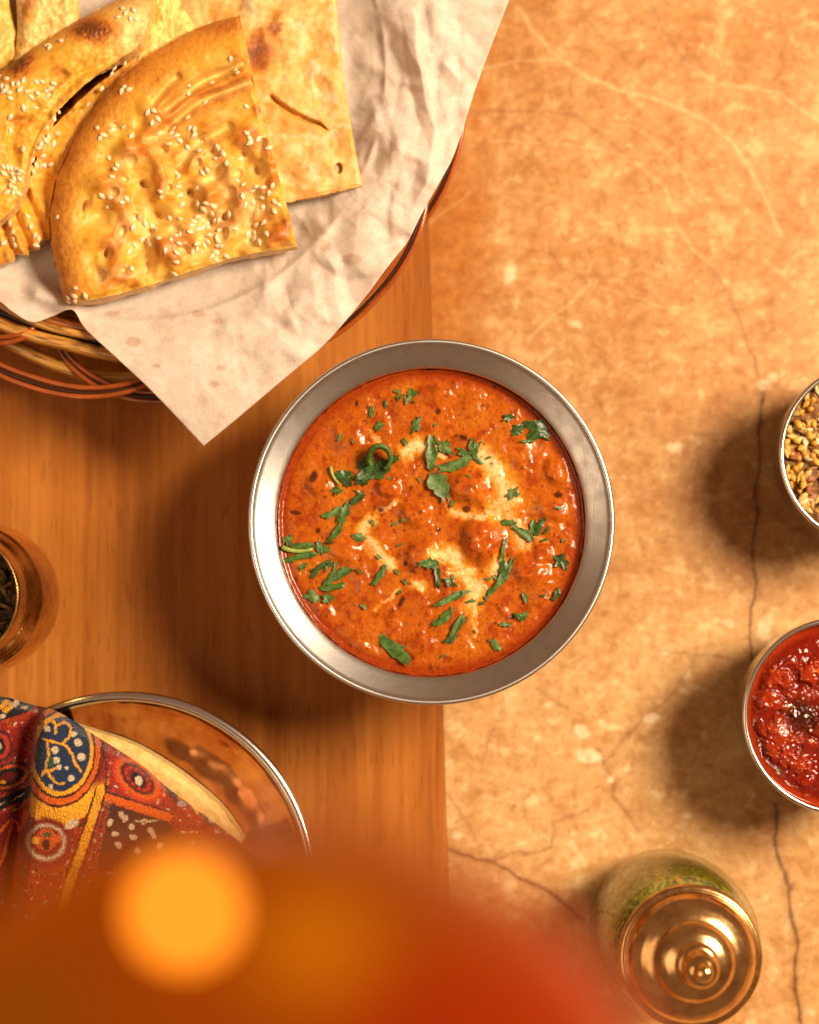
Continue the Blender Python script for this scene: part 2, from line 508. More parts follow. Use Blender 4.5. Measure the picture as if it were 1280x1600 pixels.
def build_stone():
    x1 = float(at(1330, 800, 0)[0]); y0 = float(at(640, 1660, 0)[1]); y1 = float(at(640, -60, 0)[1])
    xs = dense_axis(SEAM_X, x1, 0.00062, SEAM_X, 0.75)
    ys = dense_axis(y0, y1, 0.00062, -0.75, 0.75)
    X, Y = np.meshgrid(xs, ys)
    X = X + SEAM_K * (Y - SEAM_Y)
    PX, PY = to_px(X, Y, 0.0)
    wx = PX + 7 * fbm(PX, PY, 55, 3, 5) + 2.5 * fbm(PX, PY, 12, 2, 8)
    wy = PY + 7 * fbm(PX, PY, 55, 3, 6) + 2.5 * fbm(PX, PY, 12, 2, 9)
    C = np.zeros(X.shape + (3,)) + np.array((0.52, 0.270, 0.100))
    b1 = fbm(PX, PY, 150, 4, 11); b2 = fbm(PX, PY, 48, 4, 12, 0.6); b3 = fbm(PX, PY, 16, 3, 13, 0.6)
    C = mixc(C, (0.47, 0.215, 0.068), sstep(0.02, 0.35, b1) * 0.6)
    C = mixc(C, (0.66, 0.39, 0.165), sstep(0.05, 0.45, b2) * 0.75)
    C = mixc(C, (0.46, 0.20, 0.06), sstep(0.05, 0.42, -b2) * 0.6)
    C = mixc(C, (0.72, 0.46, 0.21), sstep(0.18, 0.50, b3) * 0.6)
    C = mixc(C, (0.43, 0.19, 0.06), sstep(0.18, 0.50, -b3) * 0.5)
    # near the joint above the bowl the stone takes the orange of the wood
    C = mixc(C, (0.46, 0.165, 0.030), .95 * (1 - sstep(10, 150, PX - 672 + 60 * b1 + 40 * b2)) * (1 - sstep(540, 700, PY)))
    # the lower half of the slab is a paler, yellower cloud
    low = sstep(820, 1050, PY + 60 * b1)
    C = mixc(C, (0.68, 0.41, 0.175), low * 0.50)
    C = mixc(C, (0.78, 0.56, 0.30), low * sstep(.12, .45, fbm(PX, PY, 34, 4, 14, .6)) * .7)
    lit = (0.80, 0.53, 0.27); brown = (0.30, 0.13, 0.055); dark = (0.12, 0.045, 0.02)
    Z8 = lambda L: [(640 + a / 2, b / 2) for a, b in L]
    Z7 = lambda L: [(680 + a / 2.1333, 1050 + b / 2.1333) for a, b in L]
    light_veins = [
        (Z8([(340, 20), (380, 90), (470, 180), (560, 245), (650, 280), (790, 315), (930, 380), (1020, 460), (1100, 590), (1160, 740)]), 3.6, .8),
        (Z8([(470, 180), (350, 188), (240, 212), (170, 240)]), 3.2, .8),
        (Z8([(860, 190), (960, 260), (1050, 275), (1160, 290), (1230, 345), (1300, 390)]), 3.0, .7),
        (Z8([(640, 385), (730, 410), (810, 480), (860, 550), (890, 610)]), 2.6, .6),
        (Z8([(250, 440), (400, 445), (560, 460), (690, 490)]), 2.4, .5),
        (Z8([(700, 500), (800, 590), (840, 700), (880, 770), (940, 830)]), 3.2, .6),
        (Z8([(560, 890), (680, 920), (780, 955), (850, 960)]), 2.6, .6),
        (Z8([(560, 890), (470, 970), (370, 1060)]), 2.6, .6),
        (Z8([(1030, 0), (1100, 40), (1180, 70)]), 2.5, .6),
        (Z8([(250, 600), (400, 600), (520, 640), (640, 710), (700, 770)]), 2.2, .4),
        (Z8([(400, 1130), (520, 1040)]), 2.2, .5), (Z8([(830, 1190), (800, 1240)]), 2.2, .4),
        (Z8([(60, 700), (190, 600)]), 2.2, .4),
        (Z7([(820, 480), (950, 410)]), 3.0, .6)]
    for pts, w, s in light_veins:
        d = seg_dist(PX + 4 * fbm(PX, PY, 55, 2, 5), PY + 4 * fbm(PX, PY, 55, 2, 6), pts) * (1 + 0.2 * b3)
        C = mixc(C, lit, .66 * s * np.exp(-(d / (w * .85)) ** 2))
    dark_veins = [
        (Z8([(190, 350), (350, 345), (520, 360), (610, 430), (700, 500)]), 2.0, .45, brown),
        (Z8([(760, 20), (800, 110), (860, 190), (900, 220)]), 2.2, .5, brown),
        (Z8([(430, 770), (480, 830), (560, 890)]), 2.0, .5, brown),
        (Z8([(740, 790), (790, 830), (800, 870)]), 2.0, .4, brown),
        (Z8([(940, 830), (990, 910), (1040, 1020), (1075, 1120), (1100, 1200)]), 2.0, .65, brown),
        (Z8([(770, 1290), (760, 1340)]), 4.0, .4, brown),
        ([(1190, 600), (1190, 640), (1188, 700), (1181, 760), (1186, 800), (1178, 860), (1180, 905), (1172, 950), (1170, 1000), (1180, 1060)], 2.2, .85, dark),
        ([(1214, 1255), (1210, 1310), (1218, 1345), (1232, 1390), (1238, 1440), (1246, 1475), (1243, 1530), (1250, 1600), (1254, 1660)], 2.8, .85, dark),
        ([(1020, 1012), (1050, 1017), (1102, 1023), (1149, 1035)], 1.7, .5, brown),
        (Z7([(40, 595), (110, 610), (190, 632), (270, 680), (340, 715), (420, 770), (500, 830)]), 2.6, .8, dark),
        (Z7([(190, 632), (270, 605), (340, 600), (385, 580)]), 2.2, .55, brown),
        (Z7([(385, 580), (400, 500), (440, 490), (520, 460)]), 2.0, .5, brown),
        (Z7([(540, 250), (580, 350), (610, 420), (670, 530)]), 2.4, .55, brown),
        (Z7([(820, 20), (760, 110), (650, 200), (560, 300)]), 2.4, .45, brown),
        (Z7([(50, 420), (90, 480), (130, 550)]), 1.8, .5, brown),
        (Z7([(215, 160), (180, 220), (155, 310)]), 1.8, .4, brown),
        (Z7([(340, 60), (440, 120)]), 2.4, .4, brown)]
    for pts, w, s, c in dark_veins:
        d = seg_dist(wx, wy, pts) * (1 + 0.5 * b3)
        C = mixc(C, brown, 0.35 * s * np.exp(-(d / (w * 3.5)) ** 2))
        C = mixc(C, c, s * np.exp(-(d / w) ** 2))
    for cx, cy, r in [(190, 632, 5), (340, 715, 7), (305, 605, 4), (370, 595, 4), (650, 205, 6), (1185 - 0, 720, 8), (260, 455, 6), (310, 412, 4), (600, 420, 5)]:
        x, y = 680 + cx / 2.1333, 1050 + cy / 2.1333
        C = mixc(C, brown, 0.75 * np.exp(-(ell(wx, wy, x, y, r, r * .7, cx) ** 2)))
    for cx, cy, a, b, rr in [(510, 278, 20, 12, 10), (725, 160, 15, 9, -20), (490, 200, 14, 10, 30), (70, 545, 10, 8, 0), (585, 365, 6, 6, 0), (840, 482, 9, 5, -20)]:
        x, y = 680 + cx / 2.1333, 1050 + cy / 2.1333
        C = mixc(C, (0.86, 0.66, 0.42), 0.85 * (1 - sstep(0.7, 1.15, ell(wx, wy, x, y, a, b, rr))))
    for x, y, a, b in [(1195, 600, 14, 10), (1050, 700, 10, 8), (795, 430, 10, 22), (1208, 590, 10, 8), (1062, 698, 9, 9), (900, 505, 12, 7), (1195, 980, 12, 22), (1140, 975, 12, 8)]:
        C = mixc(C, (0.84, 0.62, 0.38), 0.7 * (1 - sstep(0.5, 1.2, ell(wx, wy, x, y, a, b, 20))))
    Zh = np.zeros_like(X)
    V = np.stack([X, Y, Zh], -1)
    me = slab_mesh("stone_table_top", V, np.full(X.shape, -0.03), np.clip(C, 0, 1), (0.45, 0.24, 0.1))
    tag(link("stone_table_top", me, m_stone()), kind="structure")
build_stone()

# ================================================================== CURRY BOWL
M_STEEL = m_steel()
BZ = 0.066
BC = P(674, 814, BZ)
def build_bowl():
    prof = [(0.0, 0.004), (0.040, 0.004), (0.050, 0.012), (0.0565, 0.030), (0.0592, 0.052), (0.0597, 0.0596),
            (0.0612, 0.0606), (0.0678, 0.0644), (0.0690, 0.0655), (0.0702, 0.0652), (0.0705, 0.0640), (0.0694, 0.0632),
            (0.0625, 0.0590), (0.0608, 0.052), (0.0582, 0.030), (0.052, 0.012), (0.043, 0.0005), (0.038, 0.0), (0.0, 0.0)]
    prof = round_prof(prof, [0, .004, .006, .008, .006, .0016, .0016, .0010, .0008, .0008, .0008, .001, .002, .006, .008, .008, .003, .002, 0], 6)
    t = empty("curry_bowl", (BC.x, BC.y, 0))
    tag(t, "large wide-rimmed brushed steel bowl in the middle of the table", "bowl")
    k = next(i for i, p in enumerate(prof) if p[0] > 0.0599)
    k2 = next(i for i, p in enumerate(prof) if i > k and p[1] < 0.0628)
    link("inner_wall", lathe_mesh("inner_wall", prof[:k + 1], 160, (BC.x, BC.y)), M_STEEL, t)
    link("rim", lathe_mesh("rim", prof[k:k2 + 1], 200, (BC.x, BC.y)), M_STEEL, t)
    link("outer_wall", lathe_mesh("outer_wall", prof[k2:], 160, (BC.x, BC.y)), M_STEEL, t)
build_bowl()

ZC = 0.0560                     # curry level
def cz(zx, zy): return 380 + zx / 2.1333, 520 + zy / 2.1333
CHUNKS = [(750, 520, 80, 55, 20, 4.6), (795, 690, 78, 88, 8, 6.2), (570, 600, 62, 52, 20, 3.8), (590, 745, 62, 58, -20, 4.2), (480, 520, 45, 34, 10, 2.6),
          (250, 510, 50, 38, 20, 2.6), (1040, 460, 42, 55, 0, 3.0), (1025, 590, 60, 42, 15, 2.8), (955, 790, 70, 62, 30, 3.6), (345, 340, 75, 62, 10, 1.6),
          (900, 390, 95, 62, 20, 1.6), (330, 725, 65, 52, 20, 2.2), (640, 205, 65, 42, 0, 1.5), (1000, 735, 36, 36, 0, 2.2), (590, 1040, 60, 45, 0, 1.4),
          (400, 1060, 60, 30, 25, 1.0), (700, 1060, 80, 40, -20, 1.0), (250, 940, 60, 50, 20, 1.0)]
def curry_height(PX, PY):
    h = 0.9 * fbm(PX, PY, 60, 4, 31) + 0.50 * fbm(PX, PY, 19, 2, 32) * sstep(-.25, .3, fbm(PX, PY, 55, 2, 37)) + 0.20 * fbm(PX, PY, 7, 2, 33) * sstep(0, .35, fbm(PX, PY, 40, 2, 36))
    r = 0.35 * (1 - np.abs(fbm(PX, PY, 26, 3, 34)) * 2)
    h = h + r * .6 * sstep(0, 0.3, fbm(PX, PY, 70, 2, 35)) + .28 * (1 - 2.4 * np.abs(fbm(PX, PY, 62, 2, 38))) + .05 * fbm(PX, PY, 9, 2, 39)
    for zx, zy, a, b, rot, hh in CHUNKS:
        x, y = cz(zx, zy)
        wob = 0.15 * fbm(PX, PY, 30, 2, int(zx))
        u = ell(PX, PY, x, y, a / 2.13, b / 2.13, rot)
        c, s = math.cos(R(rot)), math.sin(R(rot))
        du = np.abs((PX - x) * c + (PY - y) * s) / (a / 2.13); dv = np.abs(-(PX - x) * s + (PY - y) * c) / (b / 2.13)
        box = (du ** 3.2 + dv ** 3.2) ** (1 / 3.2)
        d = 0.5 * u + 0.5 * box + wob
        h = np.maximum(h, 0) * 0 + h + hh * 0.66 * (1 - sstep(0.35, 1.10, d)) * (1 + 0.10 * fbm(PX, PY, 22, 2, 77))
    return h * 0.001
CURRY = {}
def build_curry():
    n = 430
    g = np.linspace(-1, 1, n)
    U, Vv = np.meshgrid(g, g)
    X = U * np.sqrt(1 - Vv ** 2 / 2); Y = Vv * np.sqrt(1 - U ** 2 / 2)
    r = np.hypot(X, Y)
    WX = BC.x + X * 0.05935; WY = BC.y + Y * 0.05935
    PX, PY = to_px(WX, WY, ZC)
    h = curry_height(PX, PY) * (1 - sstep(0.90, 0.995, r))
    men = 0.0012 * sstep(0.965, 1.0, r)
    Z = ZC + h + men
    k = np.where(r > 0.9, 1 + 0.006 * sstep(0.9, 1, r) * fbm(PX, PY, 22, 2, 61), 1)
    C = np.zeros(X.shape + (3,)) + np.array((0.44, 0.096, 0.0045))
    b1 = fbm(PX, PY, 70, 4, 41); b2 = fbm(PX, PY, 20, 4, 42); b3 = fbm(PX, PY, 5, 3, 43)
    C = mixc(C, (0.49, 0.140, 0.009), sstep(0.0, 0.4, b1) * 0.8)
    C = mixc(C, (0.29, 0.040, 0.003), sstep(0.0, 0.38, -b2 - .4 * b1) * 0.8)
    wx = PX + 9 * b2 + 3 * b3; wy = PY + 9 * fbm(PX, PY, 20, 4, 44) + 3 * fbm(PX, PY, 5, 3, 45)
    # chunks: redder flesh
    for zx, zy, a, b, rot, hh in CHUNKS:
        if hh < 2: continue
        x, y = cz(zx, zy)
        C = mixc(C, (0.47, 0.080, 0.005), 0.35 * (1 - sstep(0.4, 1.0, ell(wx, wy, x, y, a / 2.13, b / 2.13, rot))))
    strokes = [([(545, 395), (565, 380), (610, 380)], 26, 1), ([(800, 410), (840, 450), (870, 500), (885, 560), (850, 590)], 36, 1), ([(700, 600), (740, 612), (800, 612), (860, 590)], 15, .75),
               ([(430, 620), (395, 655)], 17, 1), ([(420, 690), (450, 730), (495, 775)], 18, .9), ([(640, 745), (690, 735), (735, 800), (775, 850), (765, 905)], 28, 1),
               ([(855, 765), (838, 800)], 22, 1), ([(770, 900), (774, 1010)], 7, .8), ([(530, 845), (440, 925)], 7, .55), ([(575, 840), (600, 850)], 16, .8), ([(640, 380), (668, 410)], 9, .8),
               ([(880, 580), (905, 640), (935, 710)], 20, .6), ([(700, 800), (760, 800)], 16, .7), ([(880, 620), (1000, 690)], 12, .35), ([(425, 330), (455, 370)], 7, .5), ([(450, 600), (520, 560)], 9, .4)]
    for pts, w, s in strokes:
        q = [cz(a, b) for a, b in pts]
        d = seg_dist(wx, wy, q) * 2.1333
        C = mixc(C, (0.70, 0.27, 0.020), s * 0.95 * (1 - sstep(w * 0.7, w * 1.8, d)))
        C = mixc(C, (0.82, 0.58, 0.27), s * 0.92 * (1 - sstep(w * 0.15, w * 1.05, d + 14 * b2 + 7 * b3)))
    # oil ring at the edge
    C = mixc(C, (0.27, 0.028, 0.002), sstep(0.90, 0.975, r + 0.03 * b2) * 0.85)
    # spice flecks
    rng = np.random.RandomState(3)
    tree = np.stack([PX.ravel(), PY.ravel()], 1)
    flat = C.reshape(-1, 3)
    for k_ in range(620):
        th = rng.rand() * 6.283; rr = math.sqrt(rng.rand()) * 236
        x, y = 674 + rr * math.cos(th), 814 + rr * math.sin(th)
        s = rng.choice([1.2, 1.6, 2.3, 3.4], p=[.45, .33, .16, .06])
        m = (np.abs(tree[:, 0] - x) < 3 * s) & (np.abs(tree[:, 1] - y) < 3 * s)
        idx = np.nonzero(m)[0]
        d = np.hypot((tree[idx, 0] - x) * (1 + rng.rand()), (tree[idx, 1] - y) * (1 + .5 * rng.rand()))
        f = 0.85 * np.exp(-(d / s) ** 2)[:, None]
        flat[idx] = flat[idx] * (1 - f) + np.array((0.07, 0.012, 0.004)) * f
    for zx, zy, a, b, rot in [(745, 588, 17, 13, 0), (235, 480, 14, 24, 20), (175, 600, 22, 8, 5), (527, 895, 9, 22, 25), (735, 350, 18, 9, 30), (650, 262, 10, 12, 0), (378, 236, 8, 12, 0), (540, 770, 10, 9, 0), (458, 590, 12, 9, 0), (900, 945, 14, 12, 0), (1050, 540, 16, 12, 0), (650, 655, 9, 9, 0), (250, 660, 8, 12, 20), (770, 997, 7, 9, 0)]:
        x, y = cz(zx, zy)
        C = mixc(C, (0.055, 0.012, 0.006), 0.9 * (1 - sstep(0.6, 1.2, ell(PX + 2 * b3, PY, x, y, a / 2.13, b / 2.13, rot))))
    V = np.stack([BC.x + X * 0.05935 * k, BC.y + Y * 0.05935 * k, Z], -1)
    me = grid_mesh("curry_sauce", V, np.clip(C, 0, 1))
    t = empty("curry", (BC.x, BC.y, ZC))
    tag(t, "orange curry with cream streaks and chopped green herbs in the big steel bowl", "curry")
    link("sauce", me, m_sauce("curry_sauce", 0.20, 0.05, 0.09), t)
    CURRY['root'] = t; CURRY['h'] = height_fn(V[::2, ::2])
build_curry()

# ---- chopped herbs on the curry
LEAF_M = [m_plain("herb_leaf_green", (0.070, 0.165, 0.018), 0.42, 0.62, 420, 0.5, spec=0.5),
          m_plain("herb_leaf_dark", (0.038, 0.105, 0.014), 0.36, 0.65, 420, 0.5, spec=0.5),
          m_plain("herb_leaf_light", (0.12, 0.22, 0.05), 0.45, 0.6, 420, 0.5)]
STEM_M = m_plain("herb_stem_pale", (0.33, 0.42, 0.09), 0.4, 0.3, 500, 0.1)
HERBS = [(562, 205, 60, 52, 36, 'l', 0), (521, 213, 45, 30, 18, 'l', 0), (428, 262, 80, 34, 15, 's', 0), (452, 312, 50, 46, 32, 'l', 0), (577, 308, 65, 72, 38, 'l', 0),
 (628, 405, 88, 110, 34, 's', 0), (672, 382, -40, 74, 50, 'l', 2), (705, 440, 18, 108, 38, 's', 2), (655, 512, -58, 90, 58, 's', 2), (735, 402, -20, 52, 36, 'l', 0), (770, 388, 52, 74, 34, 'l', 0),
 (782, 420, -50, 46, 16, 's', 0), (430, 460, 30, 130, 84, 'l', 1), (398, 490, 0, 66, 48, 'l', 1), (405, 432, 42, 84, 40, 'l', 1), (470, 450, 70, 80, 44, 'l', 1), (337, 482, -30, 84, 58, 'l', 1),
 (300, 478, -65, 66, 13, 't', 0), (312, 527, 0, 42, 32, 'l', 0), (385, 550, 40, 54, 24, 's', 1), (507, 420, 30, 32, 26, 'l', 1), (490, 484, 0, 18, 12, 'l', 0), (885, 282, 10, 42, 30, 'l', 1),
 (912, 325, 20, 62, 46, 'l', 1), (985, 325, -25, 118, 88, 'l', 1), (945, 362, 5, 42, 11, 's', 0), (898, 535, 55, 54, 38, 'l', 2), (300, 600, 25, 74, 24, 's', 2), (337, 602, 65, 72, 28, 's', 0),
 (312, 662, 55, 62, 22, 's', 0), (385, 682, -5, 56, 34, 'l', 2), (150, 690, 0, 42, 42, 'l', 2), (180, 728, -3, 104, 18, 't', 0), (200, 710, 5, 74, 22, 's', 0), (195, 746, 12, 96, 18, 's', 0),
 (262, 718, -45, 64, 42, 'l', 0), (200, 778, 45, 40, 22, 'l', 0), (255, 785, 38, 76, 16, 's', 1), (282, 772, 62, 42, 30, 'l', 0), (305, 790, 78, 52, 13, 's', 2), (298, 818, 40, 74, 28, 's', 0),
 (332, 800, 32, 54, 30, 's', 0), (298, 847, 8, 76, 20, 's', 0), (232, 880, -20, 66, 44, 'l', 2), (282, 886, 10, 50, 42, 'l', 0), (152, 757, 10, 40, 16, 's', 0), (456, 808, 57, 76, 22, 's', 0),
 (620, 770, -5, 66, 28, 's', 0), (648, 812, -84, 74, 15, 's', 1), (690, 830, -40, 54, 34, 'l', 1), (700, 882, 25, 116, 20, 's', 0), (668, 950, 40, 84, 24, 's', 0), (712, 985, 60, 96, 28, 's', 0),
 (690, 1022, 25, 50, 14, 's', 1), (500, 1052, -40, 128, 36, 's', 0), (885, 633, -5, 48, 22, 's', 0), (937, 670, -38, 74, 24, 's', 0), (966, 645, 75, 46, 20, 's', 0), (990, 645, 65, 60, 18, 's', 1),
 (868, 720, 80, 78, 14, 's', 0), (862, 818, 54, 142, 22, 's', 0), (866, 790, 80, 54, 28, 's', 1), (1062, 762, -45, 70, 50, 'l', 1), (1045, 872, 60, 46, 17, 's', 1), (940, 882, -70, 36, 15, 's', 0),
 (930, 945, 20, 54, 34, 'l', 0), (875, 972, -5, 36, 13, 's', 0), (842, 1042, -60, 42, 22, 's', 2), (402, 912, -40, 22, 11, 's', 2), (532, 1046, 0, 14, 9, 's', 0), (762, 372, 80, 40, 14, 's', 0)]
_rs = np.random.RandomState(55)
for _k in range(46):
    _t, _q = _rs.rand() * 6.283, math.sqrt(_rs.rand()) * 455
    HERBS.append((627 + _q * math.cos(_t), 628 + _q * math.sin(_t), _rs.uniform(-90, 90), _rs.uniform(12, 30), _rs.uniform(5, 11), 's', int(_rs.randint(3))))
def herb_mesh(kind, L, Wd, seed):
    rng = np.random.RandomState(seed)
    if kind == 's':
        m, n = 9, 5
        u = np.linspace(-.5, .5, m)[:, None]; v = np.linspace(-.5, .5, n)[None]
        end = 0.35 + 0.65 * np.clip(np.sin(np.pi * np.clip((u + .5) * .86 + .07, 0, 1)) ** 0.55, 0, 1)
        jag = 1 + 0.22 * rng.randn(m, 1) * (np.abs(v) > 0.4)
        bend = rng.uniform(-.35, .35)
        X = u * L + 0 * v + 0.06 * L * rng.randn(1, n) * (np.abs(u) > .49)
        Y = v * Wd * end * jag + bend * (u ** 2 - .08) * L
        Z = 0.10 * L * rng.uniform(.2, 1) * (.25 - u ** 2) * 1.6 + Wd * rng.uniform(.1, .5) * (v ** 2) * rng.choice([-1, 1]) + 0.02 * L * rng.randn(m, n)
        V = np.stack([X, Y, Z], -1)
        return grid_mesh("herb_leaf", V, None)
    # lobed leaf: fan of rings
    segs, rings = 26, 4
    th = np.linspace(0, 2 * np.pi, segs, endpoint=False)
    ph = rng.rand() * 6.28
    lobes = rng.choice([3, 4, 5])
    rad = 0.5 * (0.76 + 0.20 * np.cos(lobes * th + ph) + 0.13 * rng.randn(segs))
    rad = np.clip(rad, .24, .62)
    V = [[0, 0, 0]]
    cup = rng.uniform(-.5, .6); tw = rng.rand() * 6.28
    for k in range(1, rings + 1):
        f = k / rings
        for j in range(segs):
            r = rad[j] * f
            V.append([math.cos(th[j]) * r * L, math.sin(th[j]) * r * Wd, Wd * (cup * r * r + 0.18 * r * math.sin(2 * th[j] + tw)) + 0.035 * Wd * rng.randn() * f])
    quads = []
    for k in range(rings - 1):
        a, b = 1 + k * segs, 1 + (k + 1) * segs
        quads += [(a + j, b + j, b + (j + 1) % segs, a + (j + 1) % segs) for j in range(segs)]
    tris = [(0, 1 + j, 1 + (j + 1) % segs) for j in range(segs)]
    return np_mesh("herb_leaf", V, quads, tris=tris)
def place_on(o, hf, x, y, ang, lift, root):
    pt, nrm = hf(x, y)
    nrm = Vector(nrm); nrm = (nrm * 0.75 + Vector((0, 0, 1)) * 0.6).normalized()
    q = Vector((0, 0, 1)).rotation_difference(nrm)
    M = Matrix.Translation((x, y, pt[2] + lift)) @ q.to_matrix().to_4x4() @ Matrix.Rotation(ang, 4, 'Z')
    o.parent = root
    o.matrix_parent_inverse = Matrix.Translation(-Vector(root.location))
    o.matrix_basis = M
def build_herbs():
    root = CURRY['root']; s = mmpp(ZC) / 2.1333
    for i, (zx, zy, ang, L, Wd, kind, mi) in enumerate(HERBS):
        px, py = cz(zx, zy); p = P(px, py, ZC + 0.001)
        if kind == 't':
            u = np.linspace(-.5, .5, 9)
            path = np.stack([u * L * s, 0.10 * L * s * (u ** 2) * 4, 0.0002 + 0 * u], 1)
            me = tube_mesh("herb_stem", path, Wd * s * np.linspace(.5, .3, 9), 8)
            o = link("herb_stem", me, STEM_M)
        else:
            me = herb_mesh(kind, 1.06 * L * s, 1.02 * Wd * s, 100 + i)
            o = link("herb_leaf", me, LEAF_M[mi])
        place_on(o, CURRY['h'], p.x, p.y, R(ang), 0.0009, root)
    # the curled stem standing on the herb clump
    a = np.linspace(R(-60), R(215), 30)
    px, py = cz(455, 418)
    path = []
    for k, t in enumerate(a):
        q = P(px + 17 * math.cos(t), py - 19 * math.sin(t), ZC + 0.004 + 0.0022 * math.sin(t))
        path.append((q.x, q.y, q.z))
    V = tube_arrays(path, np.linspace(0.0010, 0.0014, 30), 8)
    V[..., 2] = (V[..., 2] - np.array(path)[:, 2][:, None]) * 2.0 + np.array(path)[:, 2][:, None]
    o = link("herb_stem", np_mesh("herb_stem", V.reshape(-1, 3), grid_quads(30, 8, True)), LEAF_M[0], root)
build_herbs()

# ================================================================== BASKET
KC = P(209, 108, 0.050)
M_BAMBOO = m_bamboo("bamboo_honey", (0.56, 0.27, 0.050), (0.10, 0.035, 0.010))
M_BAMBOO2 = m_bamboo("bamboo_red", (0.44, 0.13, 0.022), (0.09, 0.025, 0.008))
M_BLACK = m_plain("black_lacquered_cane", (0.022, 0.018, 0.016), 0.35, 0.5, 900, 0.5)
M_CANE = m_plain("orange_lacquered_cane", (0.40, 0.085, 0.012), 0.22, 0.4, 60, 0.05, Coat_Weight=0.6, Coat_Roughness=0.1)
M_GAP_SHADE = m_plain("cane_gap_shade", (0.05, 0.016, 0.010), 0.3, 0.4, 200, 0.1)
def band_mesh(name, r0, r1, z0, z1, wr=0, wz=0, k=9, ph=0.0, segs=320, a0=0.0, a1=2 * math.pi):
    """a flat bamboo strip bent into a ring (rectangular, rounded section) that waves in and out"""
    full = a1 - a0 > 6.28
    th = np.linspace(a0, a1, segs, endpoint=not full)
    tri = 2 / np.pi * np.arcsin(np.clip(np.sin(k * th + ph), -1, 1) * 0.97)
    dr = wr * tri; dz = wz * np.cos(k * th + ph)
    e = min(abs(r1 - r0), abs(z1 - z0)) * 0.25
    sec = [(r0 + e, z0), (r1 - e, z0), (r1, z0 + e), (r1, z1 - e), (r1 - e, z1), (r0 + e, z1), (r0, z1 - e), (r0, z0 + e)]
    V = np.array([[((a + dr[i]) * math.cos(t) + KC.x, (a + dr[i]) * math.sin(t) + KC.y, b + dz[i]) for a, b in sec] for i, t in enumerate(th)])
    m = len(th); n = len(sec)
    q = grid_quads(m, n, True)
    if full:
        last = (m - 1) * n
        q = np.vstack([q, [(last + j, last + (j + 1) % n, (j + 1) % n, j) for j in range(n)]])
    me = np_mesh(name, V.reshape(-1, 3), q)
    al = me.attributes.new("along", 'FLOAT_VECTOR', 'POINT')
    A = np.array([[(math.cos(t), math.sin(t), (a - b) * 0.7) for a, b in sec] for t in th], np.float32)
    al.data.foreach_set("vector", A.ravel())
    return me
def build_basket():
    t = empty("bread_basket", (KC.x, KC.y, 0))
    tag(t, "round bamboo and orange cane basket lined with paper, holding the breads", "basket")
    # hollow bowl of stacked bamboo hoops, floor disc
    link("base", lathe_mesh("base", [(0.0, 0.0), (0.085, 0.0), (0.086, 0.004), (0.084, 0.006), (0.0, 0.006)], 96, (KC.x, KC.y)), m_plain("bamboo_floor", (0.36, 0.16, 0.04), 0.4, 0.4, 150, 0.2), t)
    for k in range(9):
        r = 0.085 + 0.0205 * (k / 8) ** 0.8; z = 0.006 + k * 0.0046
        link("hoop", band_mesh("hoop", r, r + 0.003, z, z + 0.0043, 0.0006, 0.0, 9, k * 1.57), M_BAMBOO2 if k % 3 == 0 else M_BAMBOO, t)
    link("rim_band", band_mesh("rim_band", 0.1030, 0.1070, 0.036, 0.0450, 0.0012, 0.0004, 8, 0.4), M_BAMBOO2, t)
    link("black_band", band_mesh("black_band", 0.1076, 0.1102, 0.038, 0.0446, 0.0014, 0.0004, 8, 0.4), M_BLACK, t)
    link("rim_band", band_mesh("rim_band", 0.1108, 0.1158, 0.036, 0.0455, 0.0018, 0.0005, 8, 0.4), M_BAMBOO, t)
    link("outer_band", band_mesh("outer_band", 0.1168, 0.1222, 0.024, 0.034, 0.0020, 0.0010, 8, 2.6), M_BAMBOO, t)
    # looping lacquered cane: overlapping scallops, each a pair of rods with a dark rod added as the shaded gap between
    nloop = 11
    for i in range(nloop):
        c = 2 * math.pi * i / nloop + R(22)
        half = R(31)
        for j, (dr, dz, rad, mat) in enumerate([(0.0, 0.0, 0.00105, M_CANE), (-0.0020, -0.0006, 0.0008, M_GAP_SHADE), (-0.0042, 0.0, 0.00105, M_CANE)]):
            u = np.linspace(-1, 1, 46)
            th = c + half * u
            rr = 0.1105 + dr * (1 - 0.4 * np.abs(u)) + 0.0218 * (1 - np.abs(u) ** 2.6) ** 0.8
            zz = 0.0395 + dz + 0.0055 * np.sin(u * 1.6 + 0.5) + (0.0012 if i % 2 else -0.0004)
            path = np.stack([KC.x + rr * np.cos(th), KC.y + rr * np.sin(th), zz], 1)
            link("cane_loop", tube_mesh("cane_loop", path, rad, 8), mat, t)
build_basket()

